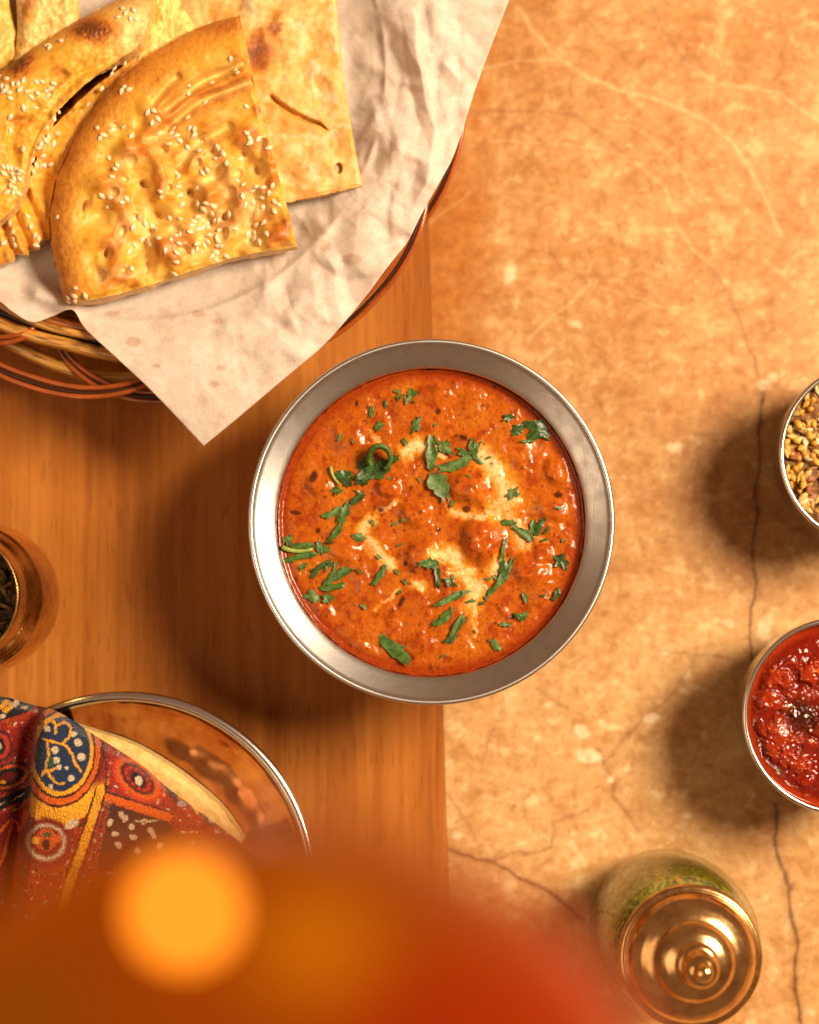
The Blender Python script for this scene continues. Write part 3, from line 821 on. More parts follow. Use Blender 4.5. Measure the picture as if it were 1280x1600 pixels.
# ================================================================== PAPER
def paper_z(PX, PY):
    r = np.hypot(PX - 209, PY - 108)
    z = 0.0405 + 0.0125 * sstep(330, 455, r) - 0.010 * sstep(500, 640, r) * sstep(0.25, 0.6, (PY - 108) / (r + 1))
    return z
def build_paper():
    left = [(318, 697), (240, 614), (183, 560), (134, 514), (113, 484), (82, 494), (50, 503), (20, 487), (0, 471), (-60, 432), (-110, 400)]
    right = [(318, 697), (380, 646), (440, 595), (505, 540), (550, 490), (572, 462), (610, 412), (637, 377), (660, 332), (687, 285), (708, 245), (724, 200), (742, 142), (768, 70), (795, 0), (815, -60)]
    # patch: bottom = left edge reversed? use tip as the shared corner
    bottom = right; lft = left
    top = [(-110, 400), (-100, 200), (-60, -60), (300, -140), (560, -120)]
    n, m = 430, 360
    XY = coons(bottom, [(-110, 400), (-110, 100), (-110, -110)], lft, [(815, -60), (500, -110), (-110, -110)], n, m)
    PX, PY = XY[..., 0], XY[..., 1]
    z = paper_z(PX, PY)
    # crumples: sharp creases from ridged noise, strongest on the right flank and below the breads
    def ridge(size, seed, ax=1.0, rot=0.0):
        c, s = math.cos(rot), math.sin(rot)
        a = (PX * c + PY * s) * ax; b = -PX * s + PY * c
        return 1 - 2.2 * np.abs(perlin(a / size, b / size, seed))
    zone = np.exp(-ell(PX, PY, 640, 170, 150, 230, 0) ** 2) * 1.0 + np.exp(-ell(PX, PY, 520, 420, 160, 110, -30) ** 2) * 1.0 + np.exp(-ell(PX, PY, 420, 540, 90, 60, 0) ** 2) * .5
    zone = np.clip(zone, 0, 1.1)
    wxp = PX + 22 * fbm(PX, PY, 130, 2, 71); wyp = PY + 22 * fbm(PX, PY, 130, 2, 72)
    cr = 1.6 * ridge(130, 51, 1.3, 0.9) + 0.35 * ridge(64, 52, 1.3, -0.5) + 0.10 * ridge(30, 53) + .05 * ridge(15, 54)
    z = z + 0.001 * zone * cr * 0.18
    z = z + 0.001 * (0.8 * fbm(PX, PY, 170, 3, 55) + 0.14 * ridge(60, 56) * (1 - zone) + 0.03 * ridge(24, 57))
    # folds: triangle waves in several directions, each only in patches, give straight creases and flat facets
    rng = np.random.RandomState(8)
    for k in range(16):
        a = rng.uniform(0, math.pi); lam = rng.uniform(55, 170)
        t_ = (wxp * math.cos(a) + wyp * math.sin(a)) / lam + rng.rand()
        tri = np.abs(2 * (t_ - np.floor(t_ + .5)))
        mask = sstep(.02, .30, fbm(PX, PY, 130, 2, 300 + k)) * (.10 + zone)
        z = z + 0.001 * lam * .019 * (tri - .5) * mask
    for pts, a, w in [([(640, 20), (660, 120), (690, 200), (650, 320)], 2.2, 22), ([(700, 100), (735, 140)], 1.8, 16), ([(500, 380), (530, 430), (540, 500)], 1.3, 18)]:
        d = seg_dist(wxp, wyp, pts)
        z = z + 0.001 * a * np.maximum(0, 1 - d / w)
    # curled lip at the left edge
    d = seg_dist(PX, PY, [(60, 458), (85, 468), (113, 484)])
    z = z + 0.0062 * np.exp(-(d / 17) ** 2)
    # the sheet rests on the rim under it
    rr_ = np.hypot(PX - 209, PY - 108); floor_ = 0.0478 * sstep(370, 395, rr_) * (1 - sstep(545, 640, rr_)) + 0.035 * (1 - sstep(370, 395, rr_)) + .036 * sstep(545, 640, rr_)
    ex = z - floor_; z = floor_ + 0.5 * (ex + np.sqrt(ex * ex + 0.0012 ** 2))
    x, y = at(PX, PY, z)
    C = np.zeros(PX.shape + (3,)) + np.array((0.90, 0.83, 0.765))
    C = mixc(C, (0.70, 0.56, 0.46), sstep(0.0, 0.45, fbm(PX, PY, 40, 4, 58)) * 0.5)
    C = mixc(C, (0.88, 0.80, 0.72), sstep(0.0, 0.45, fbm(PX, PY, 25, 3, 59)) * 0.5)
    for gx, gy, a, b in [(208, 534, 13, 8), (310, 490, 11, 6), (340, 502, 10, 6), (335, 600, 9, 6), (345, 575, 8, 5), (508, 383, 10, 11), (550, 405, 18, 9), (245, 572, 6, 3), (175, 490, 14, 5)]:
        C = mixc(C, (0.66, 0.46, 0.33), 0.65 * (1 - sstep(0.7, 1.15, ell(PX, PY, gx, gy, a, b, 0) + .15 * fbm(PX, PY, 8, 2, 60))))
    V = np.stack([x, y, z], -1)
    me = grid_mesh("parchment_sheet", V, C)
    o = link("parchment_sheet", me, m_paper())
    md = o.modifiers.new("thickness", 'SOLIDIFY'); md.thickness = 0.00012; md.offset = -1
    tag(o, "crumpled white parchment sheet spread in the bread basket, one corner pointing down", "paper")
build_paper()

# ================================================================== BREADS
M_BREAD = m_bread("golden_egg_washed_crust", 0.46, 0.16, 0.20)
M_FLAT = m_bread("pale_blistered_crust", 0.60, 0.0, 0.20)
M_SEED = m_plain("sesame_seed", (0.88, 0.72, 0.46), 0.38, 0.25, 900, 0.1, sss=0.15)
def seed_mesh():
    segs, rings = 8, 7
    V = []; 
    for k in range(rings):
        t = k / (rings - 1)
        x = (t - 0.5) * 0.0031
        r = 0.00112 * (math.sin(math.pi * min(max(t, .02), .98)) ** 0.75) * (1.18 - 0.55 * t)
        for j in range(segs):
            a = 2 * math.pi * j / segs
            V.append((x, r * math.cos(a), 0.62 * r * math.sin(a)))
    V = np.array(V)
    return np_mesh("sesame_seed", V, grid_quads(rings, segs, True))
SEED_MESH = seed_mesh()
SEED_MESH.materials.append(M_SEED)
def scatter_seeds(root, hf, spots, rng):
    for px, py, zz in spots:
        x, y = at(px, py, zz)
        pt, nrm = hf(float(x), float(y))
        o = bpy.data.objects.new("sesame_seed", SEED_MESH); COL.objects.link(o)
        q = Vector((0, 0, 1)).rotation_difference(Vector(nrm).normalized())
        s = rng.uniform(.85, 1.12)
        M = Matrix.Translation((pt[0] + (float(x) - pt[0]) * .5, pt[1] + (float(y) - pt[1]) * .5, pt[2] + 0.00012)) @ q.to_matrix().to_4x4() @ Matrix.Rotation(rng.uniform(0, 6.28), 4, 'Z') @ Matrix.Rotation(rng.uniform(-.12, .12), 4, 'Y') @ Matrix.Diagonal((s, s, s, 1))
        o.parent = root; o.matrix_parent_inverse = Matrix.Translation(-Vector(root.location)); o.matrix_basis = M

def bread_from_patch(name, XY, zbase, hfun, cfun, thick, mat, label, side=(0.72, 0.45, 0.15), zbot=None):
    PX, PY = XY[..., 0], XY[..., 1]
    h = hfun(PX, PY)                             # metres over the base
    zb = zbase(PX, PY) if callable(zbase) else np.full(PX.shape, zbase)
    z = zb + h
    x, y = at(PX, PY, z)
    V = np.stack([x, y, z], -1)
    if np.cross(V[0, -1] - V[0, 0], V[-1, 0] - V[0, 0])[2] < 0:
        V = V[:, ::-1].copy(); PX = PX[:, ::-1]; PY = PY[:, ::-1]; h = h[:, ::-1]; zb = zb[:, ::-1]
    C = np.clip(cfun(PX, PY, h), 0, 1)
    c = V.reshape(-1, 3).mean(0)
    root = empty(name, (float(c[0]), float(c[1]), float(zb.min())))
    tag(root, label, "bread", "breads in the basket")
    bot = np.minimum(zb, z - 0.0004)
    link("crust", slab_mesh(name, V, bot, C, side), mat, root)
    return root, height_fn(V[::2, ::2]), V

GOLD = (0.74, 0.385, 0.040); PALE = (0.80, 0.52, 0.110); TOAST = (0.62, 0.215, 0.022); BROWN = (0.40, 0.105, 0.014); BURN = (0.11, 0.028, 0.010)
def build_front_bread():
    bottom = [(100, 473), (160, 465), (235, 445), (300, 423), (380, 399), (465, 385)]
    right = [(465, 385), (445, 310), (422, 225), (402, 150), (384, 70), (375, 24)]
    arc_l = [(100, 473), (90, 430), (80, 385), (77, 335), (88, 278), (115, 218), (150, 165)]
    arc_t = [(150, 165), (185, 122), (230, 88), (290, 52), (335, 34), (375, 24)]
    XY = coons(bottom, arc_t, arc_l, right, 330, 330)
    XY = XY + np.stack([1.2 * fbm(XY[..., 0], XY[..., 1], 14, 3, 91), 1.6 * fbm(XY[..., 0], XY[..., 1], 12, 3, 92)], -1)
    arc = arc_l[:-1] + arc_t
    grooves = [([(240, 158), (258, 138), (276, 120)], 6, 2.6), ([(262, 172), (290, 148), (319, 127), (350, 112), (380, 100)], 7, 3.4), ([(264, 199), (285, 180), (305, 163), (335, 150), (361, 141), (392, 128)], 7, 3.6),
               ([(286, 252), (300, 236), (319, 220), (356, 199)], 8, 2.8), ([(232, 216), (262, 205)], 6, 1.4), ([(300, 300), (345, 268)], 8, 1.2)]
    holes = [(225, 288, 7, 5, 3.4), (298, 302, 9, 6, 3.0), (246, 335, 8, 7, 3.6), (349, 366, 6, 9, 3.2), (286, 390, 10, 6, 2.6), (131, 323, 3.5, 8, 2.6), (166, 396, 3.5, 7, 2.8), (340, 272, 7, 9, 2.2), (255, 233, 7, 6, 2.2),
             (180, 196, 5, 4, 1.2), (230, 418, 5, 9, 2.0), (190, 362, 6, 9, 2.2), (178, 300, 7, 6, 2.0), (390, 330, 8, 14, 1.6), (325, 345, 8, 10, 1.8), (275, 360, 8, 7, 1.6), (205, 250, 8, 8, 1.4), (360, 300, 7, 8, 1.6), (325, 430, 7, 6, 1.2), (395, 380, 8, 6, 1.2)]
    rngh = np.random.RandomState(31)
    for i in range(7):
        for j in range(6):
            hx = 160 + i * 36 + j * 9 + rngh.uniform(-7, 7); hy = 425 - j * 37 - i * 9 + rngh.uniform(-7, 7)
            if all((hx - q[0]) ** 2 + (hy - q[1]) ** 2 > 26 ** 2 for q in holes) and hy > 215 and hx < 375 + (hy - 24) * .25 - 12 and hx > 120: holes.append((hx, hy, rngh.uniform(4, 7), rngh.uniform(4, 8), rngh.uniform(1.4, 2.6)))
    def H(PX, PY):
        d = seg_dist(PX, PY, arc)
        dome = np.sqrt(np.clip(1 - (1 - np.clip(d / 42, 0, 1)) ** 2, 0, 1))
        h = 4.0 + 9.0 * dome - 2.6 * sstep(45, 130, d)
        dc = np.minimum(seg_dist(PX, PY, bottom), seg_dist(PX, PY, right))
        h = h - 1.3 * (1 - sstep(0, 9, dc + 2 * fbm(PX, PY, 12, 2, 93)))
        inner = sstep(30, 75, d)
        gz = np.exp(-ell(PX, PY, 325, 160, 85, 70, -30) ** 4)
        h = h + inner * (1 - .75 * gz) * (5.2 * fbm(PX, PY, 52, 1, 94) + 1.7 * fbm(PX, PY, 24, 1, 95)) + 0.25 * fbm(PX, PY, 9, 2, 96) * (1 - inner)
        for pts, w, dep in grooves:
            g = seg_dist(PX, PY + 2.5 * fbm(PX, PY, 40, 1, 97), smooth_line(pts, 30)) if len(pts) > 2 else seg_dist(PX, PY, pts)
            h = h - 1.3 * dep * np.exp(-(g / w) ** 2) * (0.85 + .35 * fbm(PX, PY, 60, 1, 98)) + .5 * np.exp(-((g - 14) / 8) ** 2)
        for x, y, a, b, dep in holes:
            e = ell(PX, PY, x, y, a, b, 20)
            h = h + .25 * np.exp(-((e - 3.2) / 1.0) ** 2) - dep * 1.15 * np.exp(-(e / 1.1) ** 4) - dep * 0.62 * np.exp(-(e / 2.6) ** 2)
        return np.clip(h, 0.3, None) * 0.001
    def Cc(PX, PY, h):
        d = seg_dist(PX, PY, arc)
        C = np.zeros(PX.shape + (3,)) + np.array(GOLD)
        b1 = fbm(PX, PY, 55, 4, 101); b2 = fbm(PX, PY, 18, 3, 102); b3 = fbm(PX, PY, 7, 3, 103)
        C = mixc(C, PALE, sstep(0.0, 0.4, b1) * .7)
        bump = fbm(PX, PY, 52, 1, 94)
        C = mixc(C, TOAST, sstep(0.02, 0.34, bump + .3 * b2) * 0.95 * sstep(40, 90, d))
        C = mixc(C, (0.45, 0.13, 0.014), sstep(0.16, 0.50, bump + .35 * b2) * 0.8 * sstep(60, 130, d) * sstep(200, 330, PX + .4 * PY - 40))
        C = mixc(C, (0.76, 0.47, 0.095), sstep(0.08, 0.40, -bump + .2 * b2) * .7 * sstep(30, 80, d))
        C = mixc(C, (0.66, 0.255, 0.032), (1 - sstep(16, 58, d + 18 * b2)) * .9)
        C = mixc(C, (0.52, 0.15, 0.018), (1 - sstep(4, 34, d + 14 * b2)) * sstep(-.1, .5, b1 + b2) * .8)
        for x, y, a, b, s in [(345, 305, 30, 18, .7), (385, 335, 26, 22, .8), (340, 345, 24, 20, .7), (395, 225, 26, 30, .5), (300, 185, 30, 12, .5), (420, 340, 24, 28, .7), (355, 40, 26, 14, .7), (330, 180, 24, 16, .5), (270, 400, 30, 14, .5), (440, 375, 20, 10, .7), (330, 405, 30, 10, .5), (250, 255, 24, 16, .4), (205, 120, 40, 18, .6)]:
            C = mixc(C, BROWN if s > .65 else TOAST, s * .85 * np.exp(-(ell(PX + 10 * b2, PY + 6 * b3, x, y, a, b, -30) ** 2)))
        for pts, w, dep in grooves:
            g = seg_dist(PX, PY, pts)
            C = mixc(C, (0.84, 0.60, 0.20), .7 * np.exp(-(g / (w * 1.1)) ** 2)); C = mixc(C, TOAST, .5 * np.exp(-((g - 15) / 6) ** 2))
        for x, y, a, b, dep in holes:
            e = ell(PX, PY, x, y, a, b, 20)
            C = mixc(C, (0.86, 0.66, 0.28), .75 * np.exp(-(e / 1.6) ** 2))
        C = mixc(C, (0.50, 0.18, 0.03), sstep(.30, .55, b3 + .3 * b2) * .35)
        return C
    zb = lambda PX, PY: 0.0485 + 0.0035 * sstep(450, 50, PY) + 0.0005 * 0
    root, hf, V = bread_from_patch("sesame_flatbread", XY, zb, H, Cc, 0.01, M_BREAD, "quarter wedge of golden sesame flatbread with round crust, frontmost in the basket")
    rng = np.random.RandomState(12)
    spots = []
    clusters = [(222, 375, 26, 12), (330, 330, 28, 14), (300, 355, 22, 12), (350, 380, 26, 12), (395, 300, 14, 9), (250, 195, 16, 9), (420, 315, 18, 9), (270, 300, 20, 8), (300, 220, 26, 10), (290, 405, 30, 8), (340, 260, 26, 8), (190, 215, 20, 5), (175, 260, 14, 5),
                (400, 235, 22, 8), (325, 345, 14, 8), (195, 140, 8, 5), (185, 320, 20, 6), (110, 468, 10, 3), (400, 360, 24, 8), (310, 165, 40, 7), (260, 430, 25, 4), (155, 200, 16, 3), (370, 110, 14, 3), (215, 345, 14, 7), (345, 405, 16, 7)]
    from_poly = arc_l + arc_t[1:] + right[::-1][1:] + bottom[::-1][1:-1]
    for cx, cy, sp, k in clusters:
        for _ in range(k):
            x, y = cx + rng.randn() * sp * .75, cy + rng.randn() * sp * .6
            if in_poly(np.array([x]), np.array([y]), from_poly)[0] and all((x - a) ** 2 + (y - b) ** 2 > 40 for a, b, _z in spots): spots.append((x, y, 0.058))
    for x, y in [(163, 110), (150, 133), (127, 157), (168, 96), (188, 88), (90, 343), (106, 468), (116, 466), (117, 472), (135, 466)]: spots.append((x + 3, y + 1, 0.054))
    scatter_seeds(root, hf, spots[:290], rng)
build_front_bread()

def build_left_bread():
    top = [(-90, 195), (-40, 150), (0, 112), (60, 70), (110, 38), (170, 6), (245, -35)]
    bottom = [(-90, 400), (-40, 372), (0, 345), (26, 318), (40, 280), (46, 238), (62, 200)]
    right = [(62, 200), (92, 150), (128, 116), (172, 97), (215, 72), (235, 20), (245, -35)]
    left = [(-90, 400), (-90, 300), (-90, 195)]
    XY = coons(bottom, top, left, right, 240, 240)
    XY = XY + np.stack([1.6 * fbm(XY[..., 0], XY[..., 1], 16, 3, 111), 1.6 * fbm(XY[..., 0], XY[..., 1], 13, 3, 112)], -1)
    cut = bottom[2:] + right[1:5]
    def H(PX, PY):
        d = seg_dist(PX, PY, top)
        dome = np.sqrt(np.clip(1 - (1 - np.clip(d / 40, 0, 1)) ** 2, 0, 1))
        dc = seg_dist(PX, PY, cut)
        h = 1.5 + 9.5 * dome - 2.0 * sstep(50, 120, d) - 1.2 * (1 - sstep(0, 10, dc))
        h = h + sstep(25, 60, d) * (2.2 * fbm(PX, PY, 48, 3, 113) + 0.8 * fbm(PX, PY, 17, 2, 114))
        for x, y, a, b, dep in [(30, 190, 14, 10, 2.2), (55, 165, 10, 9, 1.8), (20, 235, 9, 14, 2.4), (95, 120, 16, 8, 1.5)]:
            h = h - dep * np.exp(-ell(PX, PY, x, y, a, b, -30) ** 2)
        h = h + 1.2 * np.exp(-ell(PX, PY, 140, 45, 30, 20, -20) ** 2) + 1.0 * np.exp(-ell(PX, PY, 30, 90, 22, 20, 0) ** 2)
        h = h + .25 * fbm(PX, PY, 6, 2, 119) * (np.exp(-ell(PX, PY, 140, 45, 34, 22, -10) ** 2) + np.exp(-ell(PX, PY, 30, 90, 26, 24, 0) ** 2)) * 3
        return np.clip(h, .3, None) * .001
    def Cc(PX, PY, h):
        b1 = fbm(PX, PY, 55, 4, 115); b2 = fbm(PX, PY, 18, 3, 116); b3 = fbm(PX, PY, 7, 3, 117)
        d = seg_dist(PX, PY, top)
        C = np.zeros(PX.shape + (3,)) + np.array(GOLD)
        C = mixc(C, PALE, sstep(-.05, .4, b1) * .7)
        C = mixc(C, TOAST, sstep(.1, .5, b2 + .5 * b1) * .55)
        C = mixc(C, (0.72, 0.34, 0.06), (1 - sstep(6, 34, d + 16 * b2)) * .8)
        C = mixc(C, (0.88, 0.70, 0.32), np.exp(-ell(PX, PY, 212, 40, 30, 50, 20) ** 2) * .9)
        for x, y, a, b, rr in [(143, 45, 42, 24, 8), (27, 95, 32, 28, -30), (92, 112, 13, 11, 0), (30, 188, 16, 12, 0)]:
            e = ell(PX + 9 * b2 + 4 * b3, PY + 7 * b3, x, y, a, b, rr)
            big = 1.0 if a > 20 else .45
            C = mixc(C, TOAST, .9 * big * (1 - sstep(.7, 1.4, e))); C = mixc(C, BROWN, .9 * big * (1 - sstep(.5, 1.0, e))); 
            if a > 20: C = mixc(C, BURN, .8 * (1 - sstep(.15, .85, e + .5 * b3)))
        return C
    root, hf, V = bread_from_patch("sesame_flatbread", XY, 0.0535, H, Cc, .01, M_BREAD, "golden sesame bread with two scorched brown blisters at the left edge")
    rng = np.random.RandomState(5)
    spots = []
    for cx, cy, sp, k in [(22, 268, 13, 30), (15, 135, 20, 9), (60, 60, 25, 5), (70, 140, 20, 10), (35, 150, 18, 9), (25, 215, 20, 6), (200, 25, 12, 6), (20, 300, 10, 12)]:
        for _ in range(k):
            x, y = cx + rng.randn() * sp * .7, cy + rng.randn() * sp * .6
            if x > -5 and all((x - a) ** 2 + (y - b) ** 2 > 28 for a, b, _z in spots) and in_poly(np.array([x]), np.array([y]), top + right[::-1][1:] + bottom[::-1][1:])[0]: spots.append((x, y, .060))
    scatter_seeds(root, hf, spots, rng)
build_left_bread()

def build_under_bread():
    top = [(-90, 240), (0, 180), (80, 105), (170, 50), (270, 15)]
    bottom = [(-90, 446), (-40, 432), (0, 414), (18, 406), (24, 396), (40, 397), (46, 388), (58, 388), (62, 377), (76, 372), (110, 366), (150, 360)]
    right = [(150, 360), (200, 220), (270, 15)]
    left = [(-90, 446), (-90, 340), (-90, 240)]
    XY = coons(bottom, top, left, right, 220, 220)
    def H(PX, PY):
        db = seg_dist(PX, PY, bottom)
        h = 3.0 + 2.2 * np.sqrt(np.clip(1 - (1 - np.clip(db / 30, 0, 1)) ** 2, 0, 1)) + 1.6 * fbm(PX, PY, 40, 3, 121) + .6 * fbm(PX, PY, 15, 2, 122)
        for pts in [[(75, 372), (52, 330), (40, 300)], [(48, 390), (28, 350), (18, 320)], [(24, 398), (8, 360), (0, 330)]]:
            g = seg_dist(PX, PY, pts); h = h - 1.6 * np.exp(-(g / 5) ** 2) + .7 * np.exp(-((g - 12) / 7) ** 2)
        h = h - 4.5 * np.exp(-ell(PX, PY, 72, 288, 16, 26, 0) ** 2)
        h = h + 1.5 * np.exp(-(seg_dist(PX, PY, [(70, 150), (62, 230), (45, 270)]) / 16) ** 2)
        return np.clip(h, .3, None) * .001
    def Cc(PX, PY, h):
        b1 = fbm(PX, PY, 40, 4, 125); b2 = fbm(PX, PY, 14, 3, 126)
        C = np.zeros(PX.shape + (3,)) + np.array(GOLD)
        C = mixc(C, TOAST, sstep(-.1, .4, b1) * .8)
        C = mixc(C, PALE, sstep(.1, .4, b2) * .5)
        C = mixc(C, TOAST, (1 - sstep(4, 30, seg_dist(PX, PY, bottom) + 10 * b2)) * .7)
        return C
    root, hf, V = bread_from_patch("sesame_flatbread", XY, 0.0475, H, Cc, .01, M_BREAD, "ridged sesame bread mostly hidden under the scorched bread at the left edge")
    rng = np.random.RandomState(6); spots = []
    for cx, cy, sp, k in [(50, 250, 16, 14), (75, 215, 16, 10), (90, 165, 14, 6), (85, 345, 10, 3), (40, 350, 15, 5), (22, 375, 10, 4), (60, 380, 8, 3)]:
        for _ in range(k):
            x, y = cx + rng.randn() * sp * .7, cy + rng.randn() * sp * .7
            if x > -5 and all((x - a) ** 2 + (y - b) ** 2 > 28 for a, b, _z in spots): spots.append((x, y, .052))
    scatter_seeds(root, hf, spots, rng)
build_under_bread()

def build_pale_bread():
    bottom = [(300, 345), (380, 331), (448, 316), (510, 303), (566, 290)]
    top = [(270, -60), (400, -62), (522, -60)]
    left = [(300, 345), (290, 150), (284, 20), (270, -60)]
    right = [(566, 290), (555, 230), (541, 150), (531, 60), (522, -60)]
    XY = coons(bottom, top, left, right, 250, 340)
    XY = XY + np.stack([.8 * fbm(XY[..., 0], XY[..., 1], 10, 3, 131), 1.8 * fbm(XY[..., 0], XY[..., 1], 9, 3, 132) * (1 - sstep(0, 12, seg_dist(XY[..., 0], XY[..., 1], bottom)))], -1)
    slit = [(425, 150), (440, 162), (465, 178), (485, 187), (500, 192), (512, 202)]
    def H(PX, PY):
        h = 3.6 + 3.6 * fbm(PX, PY, 66, 2, 133) + .7 * fbm(PX, PY, 24, 2, 134)
        h = h + 3.0 * np.exp(-ell(PX, PY, 385, 95, 55, 110, 10) ** 2) + 1.4 * np.exp(-ell(PX, PY, 480, 235, 60, 45, 10) ** 2)
        h = h - 1.2 * np.exp(-(seg_dist(PX, PY, [(430, 60), (440, 110), (425, 165)]) / 10) ** 2)
        g = seg_dist(PX, PY, slit)
        side = (PY - np.interp(PX, [p[0] for p in slit], [p[1] for p in slit]))
        on = sstep(415, 430, PX) * (1 - sstep(505, 516, PX))
        wd = np.interp(PX, [420, 445, 480, 515], [5, 8, 6, 2])
        h = h - on * 2.6 * np.exp(-((side - wd * .4) / (wd * .62 + .5)) ** 4) + on * 1.1 * np.exp(-((side + 9) / 9) ** 2) + .7 * on * np.exp(-((side - 18) / 10) ** 2)
        e = ell(PX, PY, 529, 263, 6.5, 9, 0)
        h = h - 3.0 * (1 - sstep(.75, 1.1, e))
        de = np.minimum(seg_dist(PX, PY, bottom), seg_dist(PX, PY, right))
        h = h - .9 * (1 - sstep(0, 7, de + 2 * fbm(PX, PY, 10, 2, 135)))
        return np.clip(h, .2, None) * .001
    def Cc(PX, PY, h):
        b1 = fbm(PX, PY, 60, 4, 136); b2 = fbm(PX, PY, 20, 3, 137); b3 = fbm(PX, PY, 6, 3, 138)
        C = np.zeros(PX.shape + (3,)) + np.array((0.71, 0.485, 0.185))
        C = mixc(C, (0.76, 0.58, 0.30), sstep(0, .35, b1) * .8)
        C = mixc(C, (0.70, 0.38, 0.085), sstep(.06, .36, b2 - .3 * b1) * .75)
        C = mixc(C, (0.70, 0.36, 0.075), sstep(.55, .95, 1 - 2.4 * np.abs(fbm(PX, PY, 75, 3, 141))) * .55)
        C = mixc(C, (0.80, 0.66, 0.40), sstep(.10, .40, fbm(PX, PY, 34, 3, 142)) * .6)
        wx, wy = PX + 12 * b2 + 4 * b3, PY + 10 * fbm(PX, PY, 20, 3, 139)
        for x, y, a, b, s in [(402, 80, 36, 42, 1), (430, 38, 15, 30, .8), (430, 112, 9, 14, .55), (455, 195, 40, 16, .6), (440, 185, 14, 30, .5), (515, 95, 16, 12, .45), (540, 215, 16, 16, .55), (470, 300, 40, 8, .45), (430, 240, 14, 24, .45), (452, 150, 24, 12, .4), (425, 20, 20, 20, .3), (330, 10, 40, 14, .4), (345, 30, 26, 12, .5)]:
            e = ell(wx, wy, x, y, a, b, 12)
            C = mixc(C, (0.64, 0.28, 0.045), s * 1.2 * (1 - sstep(.5, 1.25, e)))
            if s > .75:
                C = mixc(C, (0.36, 0.11, 0.025), .95 * (1 - sstep(.45, .95, e))); C = mixc(C, (0.17, 0.055, 0.025), .85 * (1 - sstep(.15, .7, e + .8 * np.abs(b3))))
        de = np.minimum(seg_dist(PX, PY, bottom), seg_dist(PX, PY, right))
        C = mixc(C, (0.70, 0.37, 0.09), .7 * (1 - sstep(0, 9, de + 5 * b2)))
        sp = fbm(PX, PY, 3.0, 2, 140)
        C = mixc(C, (0.45, 0.32, 0.16), sstep(.42, .6, sp) * .6 * sstep(0, .3, b1 + .2))
        on = sstep(415, 430, PX) * (1 - sstep(505, 516, PX))
        side = (PY - np.interp(PX, [p[0] for p in slit], [p[1] for p in slit]))
        C = mixc(C, (0.66, 0.34, 0.05), on * .9 * np.exp(-((side - 3) / 5) ** 2))
        C = mixc(C, (0.50, 0.33, 0.20), .9 * (1 - sstep(.7, 1.05, ell(PX, PY, 529, 263, 6.5, 9, 0))))
        return C
    bread_from_patch("thin_flatbread", XY, 0.0485, H, Cc, .003, M_FLAT, "pale blistered flatbread with a slit and a small hole, right of the wedge", side=(.66, .40, .14))
build_pale_bread()

def build_top_breads():
    def piece(name, bottom, top, left, right, zb, seed, label, pale, hscale=1.0, toast=None):
        XY = coons(bottom, top, left, right, 90, 90)
        edge = left + top[1:] + right[::-1][1:] + bottom[::-1][1:]
        def H(PX, PY):
            d = seg_dist(PX, PY, edge)
            h = 1.0 + 6 * hscale * np.sqrt(np.clip(1 - (1 - np.clip(d / 26, 0, 1)) ** 2, 0, 1)) + 1.4 * fbm(PX, PY, 30, 3, seed) + .5 * fbm(PX, PY, 11, 2, seed + 1)
            return np.clip(h, .3, None) * .001
        def Cc(PX, PY, h):
            b1 = fbm(PX, PY, 30, 4, seed + 2); b2 = fbm(PX, PY, 10, 3, seed + 3)
            C = np.zeros(PX.shape + (3,)) + np.array(pale)
            C = mixc(C, GOLD, sstep(-.1, .35, b1) * .7); C = mixc(C, TOAST, sstep(.15, .5, b2) * .4)
            if toast: C = mixc(C, BROWN, .9 * np.exp(-ell(PX + 5 * b2, PY, *toast) ** 2))
            return C
        bread_from_patch(name, XY, zb, H, Cc, .01, M_BREAD, label)
    piece("torn_bread", [(205, 105), (250, 85), (310, 55)], [(215, -50), (250, -55), (300, -50)], [(205, 105), (226, 30), (215, -50)], [(310, 55), (296, 20), (288, 4), (300, -50)], .0490, 151,
          "small yellow torn bread fold behind the wedge's upper corner", (0.86, 0.66, 0.22), .8)
    piece("torn_bread", [(20, 110), (70, 80), (125, 50)], [(20, -60), (70, -60), (130, -60)], [(20, 110), (27, 40), (20, -60)], [(125, 50), (122, -10), (130, -60)], .0490, 161,
          "cream bread end with a brown corner at the top edge", (0.86, 0.62, 0.24), .7, (42, 8, 11, 26, 20))
    piece("torn_bread", [(-60, 150), (-20, 125), (36, 90)], [(-60, -60), (-30, -60), (5, -60)], [(-60, 150), (-60, 0), (-60, -60)], [(36, 90), (16, 10), (5, -60)], .0465, 171,
          "yellow bread piece in the top left corner", (0.80, 0.56, 0.16), .7)
build_top_breads()

# ================================================================== SMALL STEEL BOWLS
M_STEEL2 = m_steel("polished_steel", 0.20, (0.70, 0.68, 0.65), False)
def small_bowl(cx, cy, rpx, zr, label):
    c = P(cx, cy, zr); r = rpx * mmpp(zr)
    t = empty("small_bowl", (c.x, c.y, 0))
    tag(t, label, "bowl", "small steel condiment bowls")
    inn = [(0, .0018), (r * .62, .0018), (r * .80, .006), (r * .93, .018), (r * .968, zr - .006), (r * .972, zr - .0012)]
    th = np.linspace(math.pi, -math.pi * .35, 12)
    bead = [(r - .00105 + .00105 * math.cos(a), zr - .0010 + .0010 * math.sin(a)) for a in th]
    out = [(r * .975, zr - .004), (r * .955, .020), (r * .83, .006), (r * .64, 0.0), (0, 0)]
    link("inner_wall", lathe_mesh("inner_wall", round_prof(inn, .006, 6), 128, (c.x, c.y)), M_STEEL2, t)
    link("rim", lathe_mesh("rim", [inn[-1]] + bead + [out[0]], 160, (c.x, c.y)), M_STEEL2, t)
    link("outer_wall", lathe_mesh("outer_wall", round_prof(out, .006, 6), 128, (c.x, c.y)), M_STEEL2, t)
    return c, r
